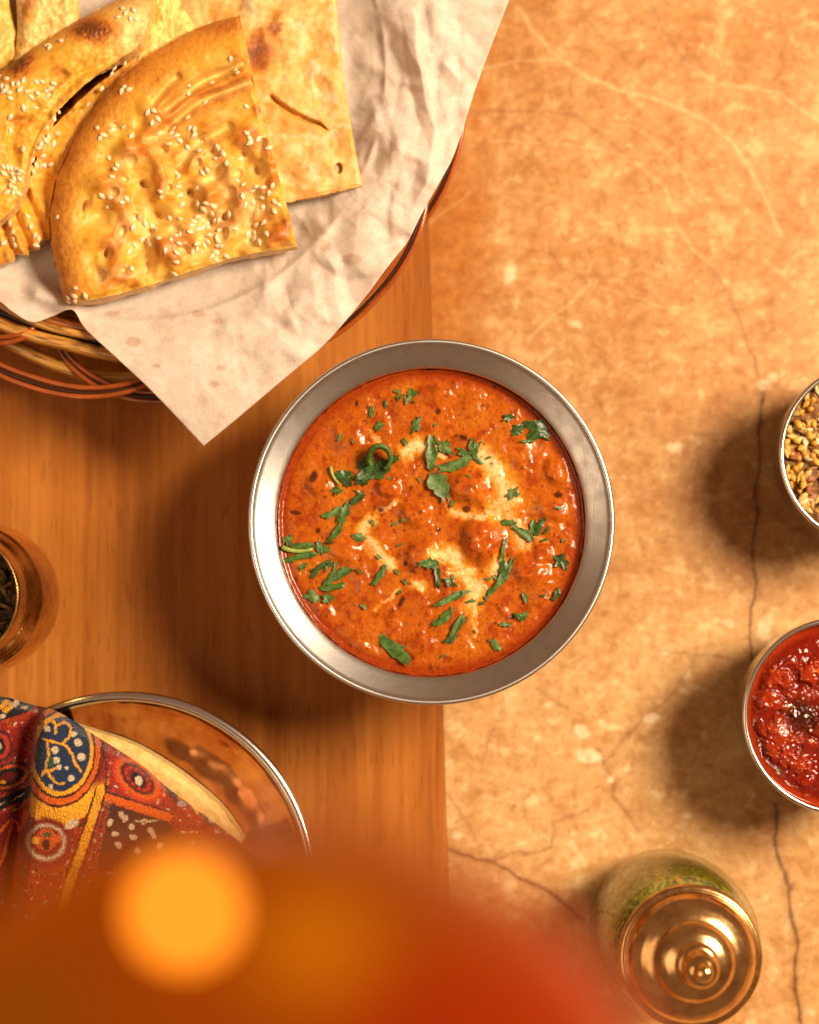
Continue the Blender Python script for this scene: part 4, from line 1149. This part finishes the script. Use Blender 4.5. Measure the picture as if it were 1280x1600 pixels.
def disc_grid(n, r):
    g = np.linspace(-1, 1, n); U, Vv = np.meshgrid(g, g)
    return r * U * np.sqrt(1 - Vv ** 2 / 2), r * Vv * np.sqrt(1 - U ** 2 / 2)

def build_spices():
    c, r = small_bowl(1363, 709, 145.5, 0.046, "small steel bowl of mixed seeds at the right edge, upper of two")
    rr = r * .966; zl = .0415
    X, Y = disc_grid(150, rr)
    Z = zl - .0016 + .0012 * fbm(X, Y, .006, 3, 201) + .0035 * (1 - (X ** 2 + Y ** 2) / rr ** 2)
    b = fbm(X, Y, .0022, 3, 202); b2 = fbm(X, Y, .004, 2, 203)
    C = np.zeros(X.shape + (3,)) + np.array((0.20, 0.085, 0.02))
    C = mixc(C, (0.55, 0.30, 0.06), sstep(.05, .3, b)); C = mixc(C, (0.16, 0.05, 0.018), sstep(.05, .3, b2) * .8)
    V = np.stack([c.x + X, c.y + Y, Z], -1)
    t = empty("spice_mix", (c.x, c.y, zl))
    tag(t, "heap of mixed golden and brown seeds filling the upper right bowl", "spice mix")
    link("heap", grid_mesh("heap", V, C), m_bread("seed_heap", .5, 0, .5), t)
    hf = height_fn(V)
    def seedm(name, L, Wd, T, ridge, mat, seed):
        rng = np.random.RandomState(seed); segs, rings = 10, 8; VV = []
        for k in range(rings):
            u = k / (rings - 1); x = (u - .5) * L
            q = math.sin(math.pi * min(max(u, .015), .985)) ** .7
            for j in range(segs):
                a = 2 * math.pi * j / segs; m = 1 + ridge * (1 if j % 2 else -1)
                VV.append((x, .5 * Wd * q * math.cos(a) * m, .5 * T * q * math.sin(a) * m + .12 * L * (u - .5) ** 2))
        me = np_mesh(name, VV, grid_quads(rings, segs, True)); me.materials.append(mat); return me
    kinds = [seedm("spice_seed", .0046, .0029, .0024, .02, m_plain("seed_gold", (.70, .36, .045), .4, .35, 500, .2, sss=.1), 1),
             seedm("spice_seed", .0052, .0026, .0022, .07, m_plain("seed_straw", (.60, .42, .13), .5, .35, 500, .3), 2),
             seedm("spice_seed", .0044, .0012, .0010, .09, m_plain("seed_brown", (.30, .13, .035), .5, .4, 500, .3), 3),
             seedm("spice_seed", .0044, .0028, .0012, .04, m_plain("seed_cream", (.66, .55, .28), .45, .3, 500, .2), 4),
             seedm("spice_seed", .0054, .0032, .0014, .05, m_plain("seed_russet", (.36, .11, .04), .5, .45, 300, .3), 5),
             seedm("spice_seed", .0030, .0027, .0026, .02, m_plain("seed_amber", (.66, .28, .025), .35, .3, 500, .1, sss=.1), 6)]
    rng = np.random.RandomState(9); k = 0
    while k < 295:
        a = rng.uniform(math.pi * .52, math.pi * 1.48) if k < 230 else rng.uniform(-math.pi * .5, math.pi * .5)
        q = math.sqrt(rng.uniform(.12 if k < 230 else 0, 1)) * (rr - .0014)
        x, y = c.x + q * math.cos(a), c.y + q * math.sin(a)
        pt, nn = hf(x, y)
        right = x > c.x - r * .72
        me = kinds[rng.choice(6, p=[.10, .22, .38, .12, .10, .08] if right else [.30, .20, .08, .08, .08, .26])]
        o = bpy.data.objects.new("spice_seed", me); COL.objects.link(o)
        s = rng.uniform(.85, 1.15)
        M = Matrix.Translation((x, y, pt[2] + rng.uniform(.0004, .0016))) @ Matrix.Rotation(rng.uniform(0, 6.28), 4, 'Z') @ Matrix.Rotation(rng.uniform(-.45, .45), 4, 'Y') @ Matrix.Rotation(rng.uniform(-.5, .5), 4, 'X') @ Matrix.Diagonal((s, s, s, 1))
        o.parent = t; o.matrix_parent_inverse = Matrix.Translation(-Vector(t.location)); o.matrix_basis = M
        k += 1
build_spices()

def build_chutney():
    c, r = small_bowl(1315, 1119, 153.5, 0.046, "small steel bowl of red chutney at the right edge, lower of two")
    rr = r * .966; zl = .0385
    X, Y = disc_grid(260, rr)
    rad = np.hypot(X, Y) / rr
    PX, PY = to_px(c.x + X, c.y + Y, zl)
    b1 = fbm(PX, PY, 34, 4, 211); b2 = fbm(PX, PY, 13, 3, 212); b3 = fbm(PX, PY, 5, 2, 213)
    lump = np.zeros(X.shape); rng = np.random.RandomState(4)
    CH = []
    for k in range(46):
        a = rng.rand() * 6.283; q = math.sqrt(rng.rand()) * .86 * rr
        CH.append((c.x + q * math.cos(a), c.y + q * math.sin(a), rng.uniform(.0025, .0065), rng.uniform(.6, 1.7), rng.uniform(0, 180), rng.uniform(.6, 1)))
    for x, y, s, asp, rot, hh in CH:
        e = ell(c.x + X, c.y + Y, x, y, s * asp, s, rot) + .08 * b3 + .7 * b2
        lump = np.maximum(lump, hh * (1 - sstep(.35, 1.05, e)) * s * 300)
    inner = 1 - sstep(.80, .93, rad + .06 * b1)
    h = inner * (lump * 1.35 + 1.1 * b1 + .55 * b2) + 1.2 * inner
    dark = np.exp(-ell(PX + 8 * b2, PY + 6 * b3, 1256, 1118, 34, 26, 40) ** 2)
    Z = zl + .001 * (h - 1.2 * dark) + .0007 * sstep(.96, 1, rad)
    C = np.zeros(X.shape + (3,)) + np.array((0.20, 0.011, 0.003))
    C = mixc(C, (0.34, 0.028, 0.003), sstep(.2, 1.2, lump) * .8)
    C = mixc(C, (0.56, 0.10, 0.010), sstep(.15, .4, b2) * sstep(.2, 1.0, lump) * .8)
    C = mixc(C, (0.16, 0.010, 0.005), sstep(.0, .4, -b1) * .8)
    C = mixc(C, (0.035, 0.008, 0.005), np.clip(dark * 1.1, 0, .92))
    C = mixc(C, (0.38, 0.035, 0.004), sstep(.86, .95, rad) * .8)
    C = mixc(C, (0.10, 0.13, 0.015), .9 * (1 - sstep(.6, 1.1, ell(PX, PY, 1216, 1204, 4, 4))))
    V = np.stack([c.x + X, c.y + Y, Z], -1)
    o = link("chutney", grid_mesh("chutney", V, C), m_sauce("red_chutney", .07, .1, .05, 700, 300))
    tag(o, "glossy chunky dark red chutney in the lower right bowl", "chutney")
build_chutney()

# ================================================================== GLASS JAR WITH BRASS LID
M_BRASS = m_brass()
M_GLASS = m_glass()
def build_jar():
    c = P(1052, 1462, 0.034)
    t = empty("lidded_jar", (c.x, c.y, 0))
    tag(t, "round glass jar with stepped brass lid standing at the lower right", "jar")
    r = .0326
    outer = round_prof([(0, 0), (.026, 0), (.0312, .008), (r, .032), (.0318, .052), (.0272, .066), (.0232, .071), (.0232, .080)], [0, .003, .008, .012, .012, .006, .003, 0], 8)
    inner = round_prof([(.0212, .080), (.0212, .070), (.0255, .0645), (.0296, .051), (.0304, .032), (.0290, .009), (.024, .004), (0, .004)], [0, .003, .006, .012, .012, .008, .003, 0], 8)
    link("glass_body", lathe_mesh("glass_body", outer + inner, 128, (c.x, c.y)), M_GLASS, t)
    # lid
    lid = [(0.0, .0805), (.0200, .0805), (.0240, .0795), (.0262, .0795), (.0268, .0806), (.0266, .0820), (.0256, .0830), (.0244, .0830), (.0240, .0836), (.0236, .0852), (.0222, .0874), (.0196, .0898), (.0170, .0914), (.0156, .0920), (.0150, .0921), (.0147, .0929), (.0130, .0950), (.0108, .0966), (.0086, .0974), (.0080, .0976), (.0077, .0986), (.0066, .0998), (.0058, .0999)]
    lid_o = link("lid", lathe_mesh("lid", round_prof(lid, .0006, 4), 160, (c.x, c.y)), M_BRASS, t)
    knob = [(.0060, .0990), (.0062, .1005), (.0052, .1018), (.0046, .1030), (.0050, .1046), (.0062, .1064), (.0066, .1082), (.0060, .1102), (.0046, .1116), (.0034, .1122), (.0031, .1128), (.0033, .1138), (.0031, .1150), (.0022, .1160), (.0010, .1165), (0, .1166)]
    link("knob", lathe_mesh("knob", round_prof(knob, .0008, 3), 96, (c.x, c.y)), m_brass("bright_brass", .10, (.86, .58, .24)), lid_o)
    # contents
    th_prof = round_prof([(0, .0046), (.0232, .0046), (.0284, .010), (.0298, .032), (.0290, .047), (.0262, .054), (.018, .0565), (0, .058)], .004, 6)
    def nz(V):
        a = np.arctan2(V[..., 1] - c.y, V[..., 0] - c.x)
        k = 1 + .018 * np.clip(fbm(a * 6 + 50, V[..., 2] * 900, 1.4, 3, 221), -1, .3)
        out = V.copy(); out[..., 0] = c.x + (V[..., 0] - c.x) * k; out[..., 1] = c.y + (V[..., 1] - c.y) * k
        out[..., 2] += .0016 * fbm(V[..., 0], V[..., 1], .006, 3, 222) * (V[..., 2] > .045)
        return out
    me = lathe_mesh("green_relish", th_prof, 150, (c.x, c.y), noise=nz)
    t2 = NT("green_relish")
    n = t2.noise(420, 4, .62); n2 = t2.noise(160, 3, .6)
    cc = t2.ramp(n, [(.32, (.045, .048, .005)), (.50, (.20, .175, .014)), (.68, (.44, .33, .035))])
    cc = t2.mix(cc, (.55, .26, .02), t2.ramp(n2, [(.60, 0.0), (.68, 1.0)]))
    t2.set(Base_Color=cc, Roughness=.35); t2.bump(n, .7, .0012)
    o = link("green_relish", me, t2.mat)
    tag(o, "yellow green relish seen through the glass of the brass-lidded jar", "relish")
build_jar()

# ================================================================== OPEN BRASS POT
def build_pot():
    zb = .036
    c = P(-31, 934, zb); r = 119 * mmpp(zb)
    t = empty("brass_pot", (c.x, c.y, 0))
    tag(t, "open round tarnished brass pot cut off by the left edge", "pot")
    m = m_brass("tarnished_brass", .22, (.82, .56, .22))
    out = round_prof([(0, 0), (.022, 0), (.027, .010), (r * .985, .026), (r, .036), (r * .985, .047), (r * .950, .0575), (r * .935, .0590), (r * .918, .0602), (r * .875, .0665), (r * .835, .0695), (r * .825, .080), (r * .81, .0825), (r * .795, .0825)],
                     [0, .003, .01, .008, .008, .006, .0008, .0008, .006, .004, .0012, .001, .0006, 0], 6)
    inn = round_prof([(r * .795, .0825), (r * .775, .0815), (r * .76, .076), (r * .90, .055), (r * .93, .036), (.022, .004), (0, .004)], [0, .001, .003, .01, .012, .01, 0], 6)
    link("body", lathe_mesh("body", out, 160, (c.x, c.y)), m, t)
    link("inside", lathe_mesh("inside", inn, 128, (c.x, c.y)), m, t)
    # dried herbs
    rng = np.random.RandomState(21); Vs = []; Qs = []; off = 0
    X, Y = disc_grid(60, r * .89)
    Zz = .058 + .0014 * fbm(X, Y, .006, 3, 231)
    V = np.stack([c.x + X, c.y + Y, Zz], -1); Vs.append(V.reshape(-1, 3)); Qs.append(grid_quads(60, 60)); off = 3600
    for k in range(150):
        a = rng.rand() * 6.283; q = math.sqrt(rng.rand()) * r * .80
        x, y = c.x + q * math.cos(a), c.y + q * math.sin(a); th = rng.rand() * 6.283; L = rng.uniform(.004, .011); cv = rng.uniform(-.5, .5)
        u = np.linspace(-.5, .5, 6)
        path = np.stack([x + L * (u * math.cos(th) - cv * u * u * math.sin(th)), y + L * (u * math.sin(th) + cv * u * u * math.cos(th)), .0598 + rng.uniform(0, .002) + rng.uniform(-.25, .25) * L * u], 1)
        T = tube_arrays(path, np.array([.3, .8, 1, 1, .8, .3]) * rng.uniform(.0005, .0011), 6)
        Vs.append(T.reshape(-1, 3)); Qs.append(grid_quads(6, 6, True, off)); off += 36
    h = NT("dried_herbs"); n = h.noise(260, 3, .6)
    h.set(Base_Color=h.ramp(n, [(.38, (.05, .022, .008)), (.55, (.14, .07, .02)), (.7, (.38, .24, .07))]), Roughness=.6)
    o = link("dried_herbs", np_mesh("dried_herbs", np.vstack(Vs), np.vstack(Qs)), h.mat)
    tag(o, "dark dried herb twigs inside the brass pot at the left edge", "herbs", kind="stuff")
build_pot()

# ================================================================== STEEL TRAY, BREAD AND PAISLEY CLOTH
TZ = .040
TC = P(190, 1386, TZ)
def build_tray():
    r = 300 * mmpp(TZ)
    t = empty("steel_dish", (TC.x, TC.y, 0))
    tag(t, "shiny round steel dish with rolled rim under the paisley cloth", "dish")
    inn = round_prof([(0, .0285), (.052, .0285), (.061, .0292), (r - .0055, TZ - .0055), (r - .0028, TZ - .0015)], .008, 10)
    th = np.linspace(math.pi, -math.pi * .4, 14)
    bead = [(r - .0016 + .0021 * math.cos(a), TZ - .0018 + .0018 * math.sin(a)) for a in th]
    out = round_prof([(r - .0012, TZ - .004), (r - .0045, TZ - .008), (.061, .0272), (.046, .0265), (.040, 0), (0, 0)], .006, 6)
    mir = NT("reflection_tinted_steel")  # copper tint painted in for warm reflections inside the polished steel
    vo = mir.add("ShaderNodeTexVoronoi"); vo.inputs["Scale"].default_value = 125; vo.feature = 'SMOOTH_F1'
    mir.lk(mir.co(), vo.inputs["Vector"])
    nn = mir.noise(70, 3, .6)
    mir.set(Base_Color=mir.ramp(nn, [(.35, (.46, .15, .045)), (.65, (.72, .34, .13))]), Metallic=1.0, Roughness=.16)
    mir.bump(vo.outputs["Distance"], .30, .0016)
    mir = mir.mat
    link("inner_wall", lathe_mesh("inner_wall", inn, 160, (TC.x, TC.y)), mir, t)
    link("rim", lathe_mesh("rim", [inn[-1]] + bead + [out[0]], 200, (TC.x, TC.y)), M_STEEL2, t)
    link("outer_wall", lathe_mesh("outer_wall", out, 128, (TC.x, TC.y)), M_STEEL2, t)
    # folded flatbread lying in the dish, mostly under the cloth
    top = [(110, 1130), (150, 1143), (200, 1160), (250, 1187), (300, 1222), (345, 1262), (380, 1310)]
    XY = coons([(60, 1470), (180, 1480), (320, 1440)], top, [(60, 1470), (80, 1300), (110, 1130)], [(320, 1440), (360, 1380), (380, 1310)], 120, 120)
    PX, PY = XY[..., 0], XY[..., 1]
    de = seg_dist(PX, PY, top)
    Z = .0400 + .0040 * np.sqrt(np.clip(1 - (1 - np.clip(de / 16, 0, 1)) ** 2, 0, 1)) + .0006 * fbm(PX, PY, 30, 3, 241)
    x, y = at(PX, PY, Z)
    bb = fbm(PX, PY, 40, 4, 243)
    C = np.zeros(PX.shape + (3,)) + np.array((.80, .56, .20)); C = mixc(C, (.74, .40, .08), sstep(.05, .4, bb) * .7)
    o = link("folded_flatbread", slab_mesh("folded_flatbread", np.stack([x, y, Z], -1), Z * 0 + .0300, C, (.74, .5, .2)), M_FLAT)
    tag(o, "cream flatbread peeking out from under the paisley cloth in the steel dish", "bread")
build_tray()

def build_cloth():
    edge = [(-110, 1092), (-50, 1086), (0, 1088), (50, 1101), (92, 1113), (150, 1150), (190, 1175), (236, 1206), (282, 1241), (330, 1276), (380, 1312), (430, 1358)]
    bottom = [(-110, 1560), (100, 1590), (280, 1560), (400, 1500)]
    left = [(-110, 1560), (-120, 1300), (-110, 1092)]
    right = [(400, 1500), (430, 1440), (430, 1358)]
    XY = coons(bottom, edge, left, right, 400, 360)
    PX, PY = XY[..., 0], XY[..., 1]
    fx = np.interp(PY, [1085, 1118, 1150, 1200, 1260, 1340, 1500], [66, 64, 58, 52, 48, 40, 20])     # fold line
    s = PX - fx
    d_edge = seg_dist(PX, PY, edge)
    z = .046 + .010 * (1 - np.exp(-d_edge / 45)) + .008 * np.exp(-ell(PX, PY, 120, 1230, 110, 110, 0) ** 2)
    z = z + .0135 * sstep(-8, 8, s) * (1 - sstep(10, 190, s)) * sstep(1085, 1130, PY)
    z = z - .0060 * np.exp(-((s + 14) / 16) ** 2) * sstep(1100, 1150, PY)
    z = z + .0022 * np.exp(-(seg_dist(PX, PY, [(160, 1180), (165, 1240), (125, 1350)]) / 16) ** 2) + .0014 * fbm(PX, PY, 60, 3, 251)
    z = z + .0016 * np.exp(-(seg_dist(PX, PY, [(165, 1245), (265, 1280), (330, 1330)]) / 14) ** 2) - .0015 * np.exp(-(seg_dist(PX, PY, [(175, 1275), (250, 1310)]) / 16) ** 2)
    z = z + .003 * np.exp(-(seg_dist(PX, PY, [(-40, 1180), (0, 1195), (40, 1215)]) / 14) ** 2) - .003 * np.exp(-(seg_dist(PX, PY, [(-40, 1260), (45, 1235)]) / 14) ** 2)
    z = z - .005 * (1 - sstep(0, 14, d_edge))
    x, y = at(PX, PY, z)
    # ---- woven pattern
    j1 = fbm(PX, PY, 7, 2, 252) * 2.2; j2 = fbm(PX, PY, 7, 2, 253) * 2.2
    A, B = PX + j1, PY + j2
    RED = (.31, .017, .008); DRED = (.20, .012, .010); BLK = (.014, .010, .014); ORG = (.64, .115, .008); YEL = (.80, .38, .022); NAVY = (.014, .030, .085); CREAM = (.62, .52, .36); GRN = (.03, .10, .04)
    C = np.zeros(PX.shape + (3,)) + np.array(RED)
    C = mixc(C, (.52, .055, .012), sstep(.1, .4, fbm(PX, PY, 22, 3, 254)) * .6)
    con = np.abs(fbm(PX, PY, 24, 2, 256)); C = mixc(C, BLK, (1 - sstep(.020, .045, con)) * .95); C = mixc(C, ORG, sstep(.045, .06, con) * (1 - sstep(.085, .10, con)) * .8)
    dot = fbm(PX, PY, 9, 1, 257); C = mixc(C, CREAM, sstep(.50, .60, dot) * .8); C = mixc(C, DRED, sstep(.30, .42, -dot) * .9)
    def fillp(poly, col): 
        nonlocal C; C = mixc(C, col, in_poly(A, B, poly) * 1.0)
    def line(pts, w, col, dots=0):
        nonlocal C
        if len(pts) > 2: pts = [tuple(q) for q in smooth_line(pts, 6 * len(pts))]
        d = seg_dist(A, B, pts); m = (1 - sstep(w * .42, w * .58 + .4, d))
        if dots: m = m * sstep(-.2, .2, np.sin((A * .8 + B) * 2 * np.pi / dots))
        C = mixc(C, col, m)
    def disc(cx, cy, a, b, col, rot=0):
        nonlocal C; C = mixc(C, col, 1 - sstep(.85, 1.12, ell(A, B, cx, cy, a, b, rot)))
    # general filler motifs so that the whole cloth is patterned
    rng = np.random.RandomState(17)
    for k in range(26):
        cx, cy = rng.uniform(-100, 400), rng.uniform(1330, 1570); q = rng.uniform(12, 26)
        disc(cx, cy, q, q * .7, ORG, k * 30); disc(cx, cy, q * .8, q * .52, BLK, k * 30); disc(cx, cy, q * .6, q * .36, DRED, k * 30); disc(cx, cy, 4, 4, CREAM)
    # left of the fold
    fillp([(-120, 1080), (0, 1085), (58, 1100), (44, 1112), (0, 1127), (-60, 1135), (-120, 1140)], BLK)
    line([(-60, 1098), (-20, 1108), (2, 1104), (10, 1096), (17, 1104), (8, 1110)], 7, YEL); disc(25, 1098, 5, 7, CREAM, 20); disc(3, 1119, 6, 4, CREAM); disc(38, 1105, 5, 3, CREAM)
    disc(-2, 1166, 22, 26, BLK); disc(-2, 1166, 18, 21, (.5, .04, .02)); disc(-2, 1166, 11, 14, BLK); disc(-2, 1166, 5, 6, CREAM)
    disc(14, 1214, 36, 22, BLK, -18); disc(14, 1214, 31, 18, ORG, -18); disc(14, 1214, 26, 14, BLK, -18); disc(14, 1214, 16, 7, DRED, -18); disc(5, 1222, 5, 3, YEL)
    fillp([(-110, 1290), (0, 1248), (48, 1226), (50, 1244), (0, 1266), (-110, 1310)], BLK)
    line([(-60, 1290), (0, 1258), (46, 1237)], 2.4, CREAM, 11)
    fillp([(-20, 1285), (50, 1256), (42, 1300), (20, 1400), (-40, 1420)], DRED)
    line([(0, 1300), (20, 1280), (32, 1300)], 4, ORG); line([(20, 1280), (8, 1330), (0, 1350)], 4, ORG); line([(40, 1270), (30, 1330), (22, 1400)], 9, (.5, .06, .015))
    # big paisley
    right_m = sstep(-4, 3, s)
    e = ell(A, B, 97, 1178, 43, 58, 8)
    dd = (e - 1) * 49
    def band(lo, hi, col, extra=1.0):
        nonlocal C; C = mixc(C, col, sstep(lo - .8, lo + .8, dd) * (1 - sstep(hi - .8, hi + .8, dd)) * right_m * extra)
    low = sstep(1212, 1240, PY)
    band(-99, 30, RED, (1 - low)); band(22, 46, YEL, low); band(22, 34, ORG, low * .0)
    band(-99, 1, NAVY); band(0.5, 7.5, YEL); band(7, 10.5, BLK); band(10.5, 19, ORG); band(19, 22, BLK); band(24, 26, BLK, (1 - low)); band(29, 31, DRED, (1 - low))
    for pts in ([(66, 1127), (78, 1124), (87, 1133), (86, 1146)], [(90, 1133), (102, 1129), (110, 1137), (109, 1150), (98, 1161)], [(68, 1155), (85, 1160), (102, 1165), (113, 1180), (119, 1195), (127, 1206)], [(74, 1160), (76, 1180), (72, 1200), (80, 1215), (92, 1225), (101, 1223)], [(70, 1205), (66, 1212)], [(78, 1205), (92, 1198)]):
        line(pts, 3.4, YEL)
    for cx, cy, q in [(116, 1147, 4.5), (122, 1160, 6), (127, 1183, 6.5), (86, 1172, 6), (88, 1188, 5.5), (92, 1199, 4), (111, 1216, 5), (80, 1229, 4), (74, 1139, 5), (60, 1136, 3), (104, 1200, 3)]: disc(cx, cy, q, q, CREAM)
    disc(80, 1192, 5, 8, GRN); 
    # bands right of the paisley
    line([(158, 1232), (140, 1290), (112, 1370), (95, 1430)], 13, YEL); line([(150, 1232), (132, 1290), (104, 1370)], 2.4, BLK); line([(167, 1228), (150, 1290), (126, 1370)], 2.4, BLK); line([(160, 1160), (166, 1200), (164, 1232)], 2.2, BLK); line([(174, 1228), (158, 1290), (138, 1370)], 3, BLK, 6)
    disc(214, 1218, 45, 27, (.60, .05, .015), 42); disc(216, 1217, 40, 24, ORG, 42); disc(215, 1217, 33, 18, BLK, 42); disc(215, 1217, 29, 14.5, DRED, 42); disc(216, 1219, 15, 9, BLK, 50); disc(217, 1220, 6, 8, CREAM, -20)
    for k in range(12):
        t_ = k / 12 * 6.283; cx, cy = 23 * math.cos(t_), 11 * math.sin(t_); disc(215 + cx * .74 - cy * .67, 1217 + cx * .67 + cy * .74, 3, 3, (.45, .03, .02))
    fillp([(172, 1256), (262, 1284), (300, 1330), (240, 1370), (150, 1360)], BLK)
    line([(170, 1246), (215, 1262), (262, 1277)], 13, ORG); line([(168, 1238), (215, 1253), (264, 1268)], 2.2, BLK)
    for cx, cy in [(190, 1273), (196, 1279), (205, 1292), (236, 1298), (180, 1303), (208, 1308), (185, 1320), (240, 1305), (225, 1284), (250, 1322), (215, 1330), (172, 1285)]: disc(cx, cy, 6, 4.5, CREAM, cx * 7)
    line([(212, 1283), (245, 1283)], 3, CREAM)
    disc(262, 1206, 12, 10, BLK, 40); disc(278, 1236, 25, 15, BLK, 55); disc(278, 1229, 6, 6, (.5, .04, .02)); disc(283, 1246, 5, 5, (.5, .04, .02)); disc(270, 1218, 4, 4, RED); disc(284, 1256, 7, 5, (.42, .30, .34))
    disc(312, 1258, 16, 12, BLK, 50); line([(300, 1240), (302, 1258), (310, 1272)], 4, YEL); line([(312, 1250), (316, 1268)], 4, YEL); disc(328, 1280, 14, 9, BLK, 50); disc(330, 1282, 5, 4, CREAM)
    # ring motif at the lower left
    disc(72, 1317, 44, 40, DRED); disc(72, 1316, 31, 29, CREAM); disc(72, 1315, 26, 24, DRED); disc(72, 1312, 17, 18, (.55, .09, .012)); disc(55, 1313, 7, 6, YEL); disc(88, 1310, 7, 7, ORG); disc(72, 1320, 6, 9, BLK); disc(74, 1304, 8, 4, GRN); disc(112, 1288, 12, 6, CREAM, -30)
    C = C * (1 + .18 * fbm(PX, PY, 3.2, 2, 255)[..., None])
    V = np.stack([x, y, z], -1)
    o = link("paisley_cloth", grid_mesh("paisley_cloth", V, np.clip(C, 0, 1)), m_cloth())
    md = o.modifiers.new("thickness", 'SOLIDIFY'); md.thickness = .0009; md.offset = -1
    tag(o, "folded red and orange paisley cloth with a navy teardrop, draped over the steel dish", "cloth")
build_cloth()

# ================================================================== HANGING LANTERN close under the camera (out of focus)
def build_lantern():
    zc = .565
    c = P(400, 2012, zc); r = 715 * mmpp(zc)
    t = empty("hanging_lantern", (c.x, c.y, zc - r))
    tag(t, "blurred glowing red and amber glass lantern at the bottom of the picture", "lantern")
    m, n = 60, 120
    ph = np.linspace(.02, math.pi - .02, m)[:, None]; th = np.linspace(0, 2 * math.pi, n, endpoint=False)[None]
    rib = 1 + .012 * np.abs(np.sin(6 * th))
    X = r * np.sin(ph) * np.cos(th) * rib; Y = r * np.sin(ph) * np.sin(th) * rib; Z = r * np.cos(ph) + 0 * th
    V = np.stack([c.x + X, c.y + Y, zc + Z], -1)
    PX, PY = to_px(V[..., 0], V[..., 1], V[..., 2])
    C = np.zeros(PX.shape + (3,)) + np.array((.30, .042, .0004))
    C = mixc(C, (.74, .19, .001), np.exp(-ell(PX, PY, 500, 1480, 90, 70) ** 2))
    C = mixc(C, (.46, .022, .0003), np.exp(-ell(PX, PY, 930, 1560, 260, 170) ** 2))
    C = mixc(C, (.36, .010, .0004), np.exp(-ell(PX, PY, 650, 1620, 110, 80) ** 2))
    C = mixc(C, (.22, .050, .001), np.exp(-ell(PX, PY, 40, 1590, 100, 70) ** 2))
    link("glass_globe", np_mesh("glass_globe", V.reshape(-1, 3), grid_quads(m, n, True), C), m_emit("lit_coloured_glass", None, 1.0, True), t)
    cap = [(0.0105, r * .965), (.016, r * .95), (.015, r * 1.02), (.008, r * 1.12), (.004, r * 1.2), (0, r * 1.22)]
    link("cap", lathe_mesh("cap", [(a, zc + b) for a, b in cap], 48, (c.x, c.y)), M_BRASS, t)
    # suspension chain
    z = zc + r * 1.2
    k = 0
    while z < 1.35:
        a = np.linspace(0, 2 * np.pi, 20, endpoint=False)
        u, w = .0022 * np.cos(a), .0052 * np.sin(a)
        path = np.stack([c.x + (u if k % 2 else 0 * u), c.y + (0 * u if k % 2 else u), z + .005 + w], 1)
        path = np.vstack([path, path[:2]])
        link("chain_link", tube_mesh("chain_link", path, .0006, 6, True), M_BRASS, t)
        z += .0085; k += 1
    # the one lit bulb on a short bracket
    zb = zc + .036
    b = P(287, 1425, zb)
    rb = .0026
    ph = np.linspace(0.001, math.pi - .001, 16)
    link("bulb", lathe_mesh("bulb", [(rb * math.sin(a), zb - rb * math.cos(a)) for a in ph], 24, (b.x, b.y)), m_emit("lit_bulb", (1.0, .275, .012), 7.0), t)
build_lantern()
